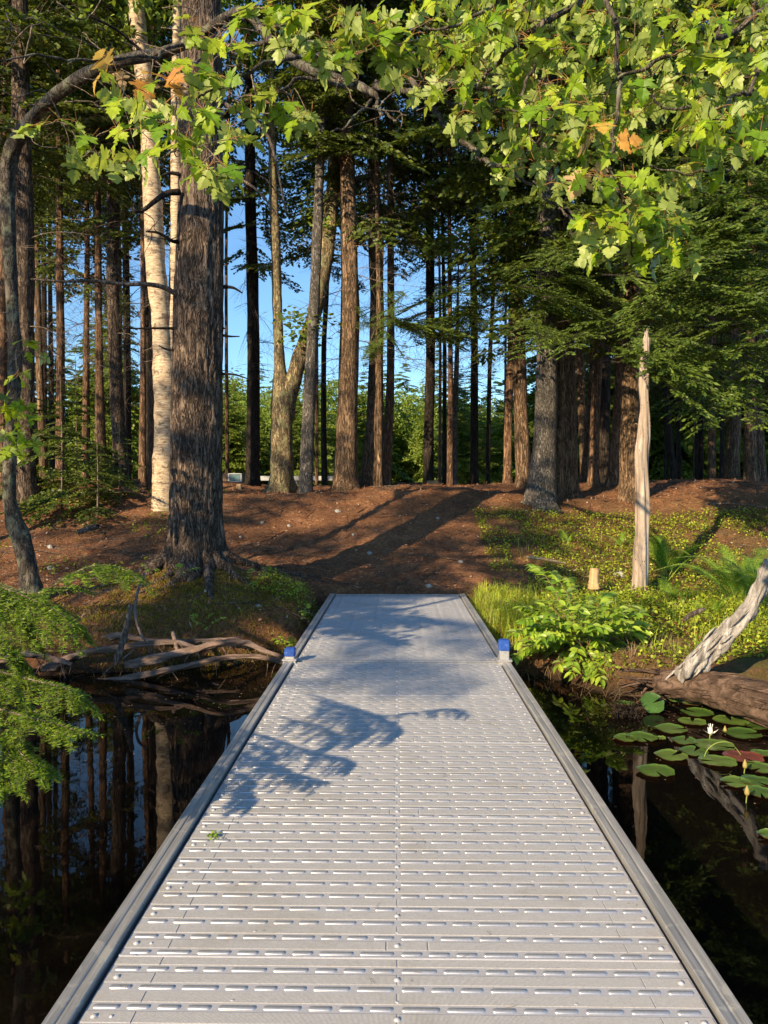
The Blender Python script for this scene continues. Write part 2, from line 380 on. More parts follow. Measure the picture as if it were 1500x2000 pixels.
def deck_mat(name, knurl, dash=False):
    m, nt, N, out = nodes(name)
    v = mapping(nt, (1, 1, 1), 'Object')
    st = noise(nt, v, 2.3, 5, 0.7); fine = noise(nt, v, 160, 2, 0.6)
    base = (0.70, 0.695, 0.70) if knurl else ((0.62, 0.62, 0.63) if dash else (0.47, 0.48, 0.52))
    c = mixc(nt, ramp(nt, st, [(0.52, (0, 0, 0)), (0.72, (0.5, 0.5, 0.5))]), base, (0.42, 0.37, 0.27))
    c = mixc(nt, 1.0, c, ramp(nt, fine, [(0.3, (0.88, 0.88, 0.88)), (0.7, (1.06, 1.06, 1.06))]), 'MULTIPLY')
    h = None
    if knurl:
        sep = N('SeparateXYZ'); nt.links.new(v, sep.inputs[0])
        k = 2 * math.pi / 0.0056
        a = madd(nt, 'SINE', madd(nt, 'MULTIPLY', madd(nt, 'ADD', sep.outputs[0], sep.outputs[1]), k))
        b = madd(nt, 'SINE', madd(nt, 'MULTIPLY', madd(nt, 'SUBTRACT', sep.outputs[0], sep.outputs[1]), k))
        h = madd(nt, 'MULTIPLY', a, b)
        pit = ramp(nt, madd(nt, 'ADD', madd(nt, 'MULTIPLY', h, 0.5), 0.5), [(0.0, (0.5, 0.51, 0.54)), (0.5, (1, 1, 1))])
        c = mixc(nt, 1.0, c, pit, 'MULTIPLY')
    pbsdf(nt, out, c, 0.36 if dash else 0.5, 0.4, 0.75 if dash else 0.15, h if knurl else fine, 1.0 if knurl else 0.08, 0.0016 if knurl else .0012)
    return m
M_knurl = deck_mat('deck_knurled', True); M_deck = deck_mat('deck_smooth', False); M_dash = deck_mat('deck_rib', False, True)
def alu_mat():
    m, nt, N, out = nodes('rail_aluminium')
    n1 = noise(nt, mapping(nt, (30, 1.2, 30)), 3, 5, 0.7); n2 = noise(nt, mapping(nt, (1, 1, 1)), 9, 5, 0.7, 0.6)
    c = ramp(nt, n1, [(0.3, (0.28, 0.28, 0.285)), (0.65, (0.55, 0.545, 0.54))])
    c = mixc(nt, ramp(nt, n2, [(0.56, (0, 0, 0)), (0.62, (0.7, 0.7, 0.7))]), c, (0.62, 0.60, 0.55))
    pbsdf(nt, out, c, 0.45, 0.5, 0.5, n1, 0.15, 0.002); return m
M_alu = alu_mat()
def cap_mat():
    m, nt, N, out = nodes('cap_blue')
    c = ramp(nt, noise(nt, mapping(nt, (1, 1, 1)), 25, 5, 0.7), [(0.35, (0.015, 0.05, 0.26)), (0.6, (0.03, 0.10, 0.42)), (0.72, (0.25, 0.33, 0.6))])
    pbsdf(nt, out, c, 0.4, 0.5); return m
M_cap = cap_mat()
def rock_mat():
    m, nt, N, out = nodes('pale_stone')
    n = noise(nt, mapping(nt, (1, 1, 1)), 12, 6, 0.7)
    pbsdf(nt, out, ramp(nt, n, [(0.3, (0.14, 0.13, 0.12)), (0.6, (0.36, 0.35, 0.33)), (0.75, (0.55, 0.54, 0.52))]), 0.85, 0.3, 0, n, 0.7, 0.02); return m
M_rock = rock_mat()

# ------------------------------------------------------------------ terrain
SX = np.array([-60, -14, -7, -5.6, -4.6, -3.95, -3.62, -3.45, -2.5, -1.5, -0.8, 0, 0.9, 1.2, 1.6, 2.2, 3, 4, 8, 40, 80.])
SY = np.array([-30, -12, -7, -2.0, 1.0, 1.6, 3.2, 6.15, 6.55, 6.8, 7.15, 7.0, 6.6, 6.2, 5.8, 5.5, 5.05, 4.5, 3, 0, -2.])
PY = np.array([-700, 0, 5, 7, 8, 9.1, 11, 13, 15, 16.3, 17.5, 22, 30, 60, 80, 120, 900.])
PZv = np.array([-0.1, -0.05, -0.12, -0.12, -0.09, -0.03, 0.50, 1.16, 1.36, 1.40, 1.40, 1.22, 1.05, 1.0, 3.0, 7.0, 7.0])
WZ = -0.35
def sstep(t): t = np.clip(t, 0, 1); return t * t * (3 - 2 * t)
def gz(x, y, fine=True):
    x = np.asarray(x, float); y = np.asarray(y, float)
    s = y - np.interp(x, SX, SY) - vn(x, y, 1.7, 3) * 0.25
    h = np.interp(y, PY, PZv)
    h = h + 0.55 * np.exp(-((x + 2.15) / 1.15)**2 - ((y - 8.35) / 1.25)**2)
    h = h + 0.28 * np.exp(-((x + 4.5) / 1.6)**2 - ((y - 7.0) / 2.2)**2)
    h = h + 0.12 * np.exp(-((x - 3.4) / 1.5)**2 - ((y - 7.3) / 1.2)**2)
    h = h + vn(x, y, 0.8, 1) * 0.10 * sstep((np.abs(x) - 0.6) / 1.5) * sstep(s) + vn(x, y, 0.35, 6) * 0.25 * sstep((y - 10) / 4) * sstep((20 - y) / 4)
    h = h + vn(x, y, 3.1, 2) * 0.05
    if fine: h = h + vn(x, y, 4.7, 8) * 0.045 + vn(x, y, 9, 4) * 0.03 + vn(x, y, 19, 5) * 0.016
    bw = np.interp(x, [-3, 0, 1.5], [0.55, 0.6, 0.8])
    bed = -0.42 - 0.55 * sstep(-s / 1.6)
    dk = sstep((1.0 - np.abs(x)) / 0.14) * sstep((9.16 - y) / 0.06 )
    h = h - dk * np.clip(h + 0.17, 0, 1)
    w = sstep(s / bw + 0.05)
    return bed * (1 - w) + h * w
def axis(lo, hi, st, out_lo, out_hi, g=1.16):
    a = list(np.arange(lo, hi + 1e-6, st)); d = st; b = lo
    L = []
    while b > out_lo: d *= g; b -= d; L.append(b)
    d = st; b = hi; H = []
    while b < out_hi: d *= g; b += d; H.append(b)
    return np.array(L[::-1] + a + H)
xs = axis(-6, 8, 0.05, -900, 900); ys = axis(4.5, 18, 0.05, -900, 900)
GX, GY = np.meshgrid(xs, ys); Z = gz(GX, GY)
nx, ny = len(xs), len(ys)
mb = MB(); i = np.arange(nx - 1)[None, :]; j = np.arange(ny - 1)[:, None] * nx
mb.add(np.stack([GX, GY, Z], -1).reshape(-1, 3), np.stack([j + i, j + i + 1, j + nx + i + 1, j + nx + i], -1).reshape(-1, 4))
mb.build('forest_floor', M_ground, kind='structure')
mb = MB(); mb.add([(-900, -900, WZ), (900, -900, WZ), (900, 9.5, WZ), (-900, 9.5, WZ)], [(0, 1, 2, 3)])
mb.build('lake_water', M_water, kind='structure')
def on_ground(x, y, up=0.0): return np.stack([x, y, gz(x, y) + up], 1)
def gz1(x, y): return float(gz(np.array([x]), np.array([y]))[0])

# ------------------------------------------------------------------ dock
PITCHR = 0.86 / 12; HW = 0.725
def panel_mesh(rows, name):
    mb = MB(); mb.sm = 2; L = rows * PITCHR
    bbox(mb, -HW, HW, 0.0012, L - 0.0012, -0.022, 0.0, 0.001, 0)
    # rolled ridge along the seam
    yy = [0.001, 0.003, 0.0065, 0.010, 0.012]; zz = [0.0002, 0.0018, 0.0026, 0.0018, 0.0002]
    v = [(x, a, b) for x in (-HW + .002, HW - .002) for a, b in zip(yy, zz)]
    mb.add(v, [(k, k + 5, k + 6, k + 1) for k in range(4)], None, 0)
    th = np.linspace(0, np.pi, 7)
    for r in range(rows):
        yd = 0.023 + r * PITCHR
        y0, y1 = (yd + 0.0165, yd + PITCHR - 0.0165) if r < rows - 1 else (yd + 0.0165, L - 0.0012)
        cuts = [-HW + .004, -0.605, -0.602, -0.0012, 0.0012, 0.602, 0.605, HW - .004]
        if r % 12 == 0: cuts = [-HW + .004, -0.605, -0.602, -0.03, -0.027, 0.08, 0.083, 0.602, 0.605, HW - .004]
        for a, b in zip(cuts[::2], cuts[1::2]):
            mb.add([(a, y0, .0003), (b, y0, .0003), (b, y1, .0003), (a, y1, .0003), (a + .001, y0 + .001, .0018), (b - .001, y0 + .001, .0018), (b - .001, y1 - .001, .0018), (a + .001, y1 - .001, .0018)],
                   [(4, 5, 6, 7), (0, 1, 5, 4), (1, 2, 6, 5), (2, 3, 7, 6), (3, 0, 4, 7)], None, 1)
        lens = {'S': 0.056, 'L': 0.090}; gap = 0.0155
        for side in (1, -1):
            pat = 'SSSLL' if (r % 2 == 0) == (side > 0) else 'LLSSS'
            x = 0.009; k = 0
            while x < HW - 0.03:
                l = lens[pat[k % 5]]; k += 1
                e = min(x + l, HW - 0.012)
                if e - x > 0.022:
                    a, b = (x, e) if side > 0 else (-e, -x)
                    w, h = 0.0075, 0.0040
                    V = []; st = []
                    for c, s_ in ((a, -1), (b, 1)):
                        arr = [(0.0, 1), (0.0035, .85), (0.0062, .5), (0.0075, .05)]
                        if s_ < 0: arr = arr[::-1]
                        for dx, sc in arr: st.append(((a + 0.008 - dx) if s_ < 0 else (b - 0.008 + dx), sc))
                    for X, sc in st:
                        for t in th: V.append((X, yd - math.cos(t) * w * (0.25 + 0.75 * sc), math.sin(t) * h * sc + 0.0004))
                    q = [(i * 7 + j, (i + 1) * 7 + j, (i + 1) * 7 + j + 1, i * 7 + j + 1) for i in range(7) for j in range(6)]
                    mb.add(V, q, None, 2)
                x += l + gap
    return mb.mesh(name, [M_deck, M_knurl, M_dash])
pan12 = panel_mesh(12, 'deck_panel')
def screw_mesh():
    mb = MB(); n = 12; V = []; prof = [(0.0085, 0.0018), (0.0085, 0.0028), (0.0066, 0.0030), (0.0062, 0.0036), (0.0045, 0.0056), (0.0015, 0.0064)]
    for r, z in prof: V += [(r * math.cos(2 * math.pi * k / n), r * math.sin(2 * math.pi * k / n), z) for k in range(n)]
    q = [(i * n + k, i * n + (k + 1) % n, (i + 1) * n + (k + 1) % n, (i + 1) * n + k) for i in range(len(prof) - 1) for k in range(n)]
    V.append((0, 0, 0.0060)); c = len(V) - 1
    t = [((len(prof) - 1) * n + k, (len(prof) - 1) * n + (k + 1) % n, c) for k in range(n)]
    mb.add(V, q, t); return mb.mesh('screw', M_deck)
screw = screw_mesh()
def rail(y0, y1, side, parent):
    prof = [(-.026, -.16), (-.026, .012), (-.024, .0145), (-.004, .0145), (-.002, .0115), (.004, .0115), (.006, .0145), (.012, .0155), (.030, .017), (.033, .013), (.033, -.16)]
    V = []; n = len(prof); ny_ = 26
    for k in range(ny_):
        y = y0 + (y1 - y0) * k / (ny_ - 1)
        for a, b in prof: V.append((side * (0.7635 + a), y, b + 0.0006 * math.sin(k * 1.7 + a * 90)))
    q = [(k * n + j, k * n + (j + 1), (k + 1) * n + (j + 1), (k + 1) * n + j) for k in range(ny_ - 1) for j in range(n - 1)]
    q += [(k * n + n - 1, k * n, (k + 1) * n, (k + 1) * n + n - 1) for k in range(ny_ - 1)]
    t = []
    for k0 in (0, (ny_ - 1) * n):
        c = len(V); V.append((side * 0.767, y0 if k0 == 0 else y1, -0.05)); t += [(c, k0 + j, k0 + (j + 1) % n) for j in range(n)]
    mb = MB(); mb.add(V, q, t); return mb.build('side_rail', M_alu, parent, smooth=False)
def section(y0, y1, npan, first, label):
    s = thing('dock_section', label, 'dock section', (0, 0, 0), 0, 'sections of the metal dock')
    for side in (-1, 1): rail(y0, y1, side, s)
    mb = MB(); bbox(mb, -0.735, 0.735, y0, y0 + 0.028, -0.15, 0.006); mb.build('end_beam', M_alu, s)
    mb = MB(); bbox(mb, -0.735, 0.735, y1 - 0.028, y1, -0.15, 0.006); mb.build('end_beam', M_alu, s)
    return s
def add_panels(s, starts):
    for a in starts:
        p = link('deck_panel', pan12, s); p.location = (0, a, 0)
        for r in range(0, 12, 2):
            yb = 0.023 + r * PITCHR + PITCHR * 0.5
            for x in (-0.695, -0.655, 0.0, 0.655, 0.695):
                if (abs(x) == 0.655 and r % 4): continue
                o = link('screw', screw, p); o.location = (x, yb, 0); 
                if abs(x) == 0.655: o.scale = (0.6, 0.6, 0.8)
            if a < 4 and r % 4 == 0:
                for x in (-0.39, 0.0, 0.42): 
                    o = link('screw', screw, p); o.location = (x, yb + PITCHR * 0.85, -0.0012); o.scale = (0.9, 0.7, 0.7)
near = section(-2.42, 5.418, 9, 0, 'near silver section of ribbed metal dock stretching from the viewer to the blue capped posts')
add_panels(near, [5.389 - 0.86 * k for k in range(1, 10)])
far = section(5.446, 9.09, 4, 0, 'far short section of ribbed metal dock between the blue capped posts and the shore')
add_panels(far, [5.476 + 0.0, 5.476 + 0.86, 5.476 + 1.72])
p4 = link('deck_panel', pan12, far); p4.location = (0, 5.476 + 2.58, 0)
mb = MB(); bbox(mb, -0.72, 0.72, 5.476 + 3.441, 9.06, -0.03, 0.002); mb.build('end_plate', M_alu, far)
def post(x, top, capz, label):
    o = thing('dock_post', label, 'dock post', (x, 5.432, 0), 0, 'blue capped posts at the dock joint')
    mb = MB(); bbox(mb, -.034, .034, -.034, .034, -0.95, top - 0.012, 0.006); mb.build('post', M_alu, o)
    mb = MB(); bbox(mb, -.0385, .0385, -.0385, .0385, capz, top, 0.010); mb.build('post_cap', M_cap, o)
    mb = MB(); bbox(mb, -.052, .052, -.060, .046, 0.019, 0.030, 0.003); bbox(mb, -.046, .046, -.056, -.0395, -0.13, 0.018, 0.003); mb.build('bracket', M_alu, o)
post(-0.762, 0.104, 0.040, 'left dock post with dented blue cap sitting low above its bracket')
post(0.757, 0.168, 0.085, 'right dock post standing taller with blue cap above a bare silver collar')

# ------------------------------------------------------------------ conifer sprays and crowns
DIAM = np.array([(0, 0, 0), (0.45, -0.5, 0), (1, 0, 0), (0.45, 0.5, 0)])
def prisms(mb, A, B, ra, rb, m=0):
    """thin 3 sided twigs A->B in bulk"""
    A = np.asarray(A); B = np.asarray(B); n = len(A)
    F = frames(B - A); y = F[:, :, 1]; z = F[:, :, 2]
    V = np.zeros((n, 6, 3))
    for k in range(3):
        a = k * 2.094
        d = y * math.cos(a) + z * math.sin(a)
        V[:, k] = A + d * np.broadcast_to(ra, (n,))[:, None]; V[:, 3 + k] = B + d * np.broadcast_to(rb, (n,))[:, None]
    f = np.array([(0, 1, 4, 3), (1, 2, 5, 4), (2, 0, 3, 5)])
    mb.add(V.reshape(-1, 3), (f[None] + (np.arange(n) * 6)[:, None, None]).reshape(-1, 4), None, m)
def spray(seed, leaves=True, nside=12, dens=1.0, ls=1.0):
    g = np.random.default_rng(seed)
    wood = []; lv = []
    axp = lambda s: np.array((s, 0.05 * math.sin(s * 3 + seed), -0.16 * s * s + 0.03 * math.sin(5 * s)))
    ss = np.linspace(0, 1, 9); ap = np.array([axp(s) for s in ss])
    wood += [(ap[k], ap[k + 1], 0.008 * (1.1 - ss[k]), 0.008 * (1.1 - ss[k + 1])) for k in range(8)]
    starts = np.linspace(0.14, 0.97, nside)
    for k, s in enumerate(starts):
        for sd in (-1, 1):
            if g.random() > 0.93: continue
            s2 = s + g.uniform(-.02, .02); p0 = axp(s2)
            l = (0.44 * (1.02 - s)**0.75 + 0.05) * g.uniform(0.65, 1.15)
            an = R(g.uniform(48, 68)) * sd
            d = np.array((math.cos(an), math.sin(an), g.uniform(-.22, .08)))
            m_ = 3; pr = p0
            for q in range(m_):
                dd = d + np.array((0.12 * q, 0, -0.10 * q)); nx_ = pr + dd * l / m_
                wood.append((pr, nx_, 0.0032 * (1 - q / 4), 0.0032 * (1 - (q + 1) / 4)))
                if leaves:
                    nl = max(2, int(l / m_ / 0.028 * dens))
                    for u in range(nl):
                        b = pr + (nx_ - pr) * (u + g.random()) / nl
                        for s3 in (-1, 1):
                            a3 = R(g.uniform(35, 60)) * s3; c, s_ = math.cos(a3), math.sin(a3)
                            ld_ = np.array((dd[0] * c - dd[1] * s_, dd[0] * s_ + dd[1] * c, dd[2] + g.uniform(-.3, .15)))
                            lv.append((b, ld_, ls * g.uniform(.045, .085) * (1.1 - 0.4 * (q + u / nl) / m_)))
                pr = nx_
            if leaves: lv.append((pr, dd, .07))
    out = {'w': (np.array([w[0] for w in wood]), np.array([w[1] for w in wood]), np.array([w[2] for w in wood]), np.array([w[3] for w in wood]))}
    if leaves: out['l'] = (np.array([a[0] for a in lv]), unit(np.array([a[1] for a in lv])), np.array([a[2] for a in lv]))
    return out
SPR = [spray(100 + k) for k in range(6)]
SPF = [spray(150 + k, True, 15, 1.9, .72) for k in range(5)]
SPD = [spray(200 + k, False, 8) for k in range(4)]
def put_spray(mb, sp, L, az, pitch, roll, loc, g, lw=0.017, mfol=0, mwood=1, woodk=1.0):
    M = np.array((Matrix.Rotation(az, 3, 'Z') @ Matrix.Rotation(-pitch, 3, 'Y') @ Matrix.Rotation(roll, 3, 'X')))
    A, B, ra, rb = sp['w']
    prisms(mb, A @ M.T * L + loc, B @ M.T * L + loc, ra * L * woodk, rb * L * woodk, mwood)
    if 'l' in sp:
        b, d, l = sp['l']; n = len(b)
        F = frames(d, None, 0.95, g)
        F = np.einsum('ij,njk->nik', M, F) * (l * L)[:, None, None]
        F[:, :, 1] *= (lw / (0.065))  * 1.9
        batch(mb, DIAM, [(0, 1, 2, 3)], F, b @ M.T * L + loc, mfol)
def crown(name, seed, z0, z1, rmax, nb, fol, shape='tall', wood=None, lw=0.017):
    g = np.random.default_rng(seed); mb = MB()
    for k in range(nb):
        u = (k + g.random()) / nb; z = z0 + (z1 - z0) * u
        if shape == 'tall': pr = (0.55 + 0.45 * math.sin(min(u * 3, 1) * 1.57)) * (1 - u * 0.75)
        else: pr = 1.02 - u
        L = rmax * pr * g.uniform(0.6, 1.1)
        put_spray(mb, SPR[g.integers(6)], L, g.uniform(0, 6.28), R(-14 + 28 * u + g.uniform(-12, 12)), g.uniform(-.35, .35), np.array((0, 0, z)), g, lw)
    return mb.mesh(name, [fol, wood or B_dark])
CROWN = [crown('crown', 300 + k, 5.0 + 0.5 * (k % 3), 15.5, 2.6, 50, F_hem) for k in range(4)]
CROWN_LOW = [crown('crown', 320 + k, 3.4, 14, 2.8, 74, F_hem) for k in range(2)]
CROWN_THIN = [crown('crown', 330 + k, 6.2, 14.5, 1.7, 34, F_hem) for k in range(2)]
SAPL = [crown('crown', 340 + k, 0.12, 1.9, 0.95, 26, F_hem, 'cone', lw=0.024) for k in range(3)]
FULL = [crown('crown', 350 + k, 0.3, 11.8, 3.4, 125, F_far, 'cone', lw=0.034) for k in range(3)]
BANKH = crown('crown', 381, 7.5, 13, 2.5, 24, F_hem)  # sparse high crown, shaped to dapple the slope from out of view
BANKC = crown('crown', 380, 3.0, 7.4, 2.4, 28, F_hem)  # short crown, shaped to throw gappy shade on the dock from out of view
def dead_br(seed, z0, z1, n, L0):
    g = np.random.default_rng(seed); mb = MB()
    for k in range(n):
        z = g.uniform(z0, z1)
        put_spray(mb, SPD[g.integers(4)], L0 * g.uniform(0.35, 1.1), g.uniform(0, 6.28), R(g.uniform(-25, 12)), g.uniform(-1.5, 1.5), np.array((0, 0, z)), g, woodk=0.8)
    return mb.mesh('dead_branches', [B_twig, B_twig])
DEADM = [dead_br(400 + k, 2.2, 9.5, 46, 1.5) for k in range(4)]
def decid(seed, h, r, n):
    g = np.random.default_rng(seed); mb = MB()
    c = rand_dirs(26, g) * g.uniform(0.35, 1, (26, 1)) * np.array((r, r, h * 0.38)) + np.array((0, 0, h * 0.6))
    pk = g.integers(26, size=n); rad = g.uniform(0.55, 1.1, 26)[pk] * r * 0.42
    L = c[pk] + rand_dirs(n, g) * (rad * g.uniform(0.5, 1, n) ** 0.4)[:, None]
    F = frames(rand_dirs(n, g), None, 1.0, g) * g.uniform(0.10, 0.22, n)[:, None, None]
    batch(mb, np.array([(0, 0, 0), (0.5, -0.4, 0.05), (1, 0, 0), (0.5, 0.4, 0.05)]), [(0, 1, 2, 3)], F, L, 0)
    for q in c: prisms(mb, [np.array((0, 0, h * 0.3))], [q], [0.05], [0.01], 1)
    return mb.mesh('crown', [F_decid, B_dark])
DEC = [decid(500 + k, 9, 3.0, 9000) for k in range(2)]

def trunk(parent, pts, rads, mat, nseg=40, ns=12, flare=0.0, rough=0.05, seed=0, name='trunk', knobs=True):
    """pts world rows; parent sits at pts[0]"""
    base = np.asarray(pts[0], float); pp = np.hstack([np.asarray(pts, float) - base, np.asarray(rads, float)[:, None]])
    c = cr(pp, nseg); p = c[:, :3]; r = np.maximum(c[:, 3], 0.004)
    ph = seed * 1.37
    def rf(th, z, t):
        f = 1 + rough * (np.sin(3 * th + z * 1.3 + ph) * 0.5 + np.sin(5 * th - z * 2.1 + ph * 2) * 0.3 + 0.5 * np.sin(z * 5.1 + ph + 2 * th) * 0.5)
        f = f + flare * np.exp(-(z + 0.05) / 0.16) * (0.55 + 0.45 * np.sin(5 * th + ph) + 0.25 * np.sin(3 * th + ph * 2))
        return f
    p = p.copy(); 
    mb = MB(); tube(mb, p, r, ns, 0, True, rf)
    return mb.build(name, mat, parent)

MATS = dict(hem=B_hem, brown=B_brown, red=B_red, dark=B_dark, grey=B_grey, lich=B_lich, birch=M_birch)
def conifer(name, cat, label, knots, w, mat, crown_me=None, dead=None, top=15.0, flare=0.5, group=None, ns=12, sink=0.32, rot=None):
    """knots: [(px,py,d)...] from the foot up; w: trunk widths in photo px at each knot"""
    pts = [P(*k) for k in knots]; rad = [wi * k[2] / 3000. for wi, k in zip(w, knots)]
    b = pts[0].copy(); b[2] = gz1(b[0], b[1]); pts[0] = b
    lastp, prev = pts[-1], pts[-2] if len(pts) > 2 else pts[0]
    dirv = (lastp - prev) / max(0.1, (lastp - prev)[2])
    if lastp[2] < top:
        q = lastp + dirv * (top - lastp[2]) * 0.5; q[2] = top; pts.append(q); rad.append(rad[-1] * 0.3)
    t = thing(name, label, cat, b, 0, group)
    pts2 = [b - np.array((0, 0, sink))] + pts; rad = [rad[0]] + rad
    pl = [np.asarray(p) - b for p in pts2]
    base0 = pl[0]; ph = random.uniform(0, 6)
    pp = np.hstack([np.array(pl), np.array(rad)[:, None]]); c = cr(pp, 60)
    def rf(th, z, tt):
        f = 1 + 0.06 * np.sin(3 * th + z * 1.3 + ph) + 0.04 * np.sin(5 * th - z * 2.1 + ph * 2) + 0.03 * np.sin(z * 5.1 + ph + 2 * th)
        return f + flare * np.exp(-np.maximum(z, -0.1) / 0.15) * (0.5 + 0.45 * np.sin(5 * th + ph) + 0.25 * np.sin(3 * th + ph * 2))
    mb = MB(); tube(mb, c[:, :3], np.maximum(c[:, 3], 0.01), ns, 0, True, rf)
    mb.build('trunk', MATS[mat], t)
    a = pl[-1]; zc = 9.0
    i = np.argmin(abs(c[:, 2] - zc)); off = c[i, :2]; k = np.argmin(abs(c[:, 2] - 4)); offd = c[k, :2]
    if crown_me is not None:
        o = link('crown', crown_me, t); o.location = (off[0], off[1], -0.3); o.rotation_euler = (0, 0, random.uniform(0, 6.28) if rot is None else rot); o['kind'] = 'stuff' if False else 'part'
        del o['kind']
    if dead is not None:
        o = link('dead_branches', dead, t); o.location = (offd[0], offd[1], 0); o.rotation_euler = (0, 0, random.uniform(0, 6.28)); o['kind'] = 'stuff'
    return t

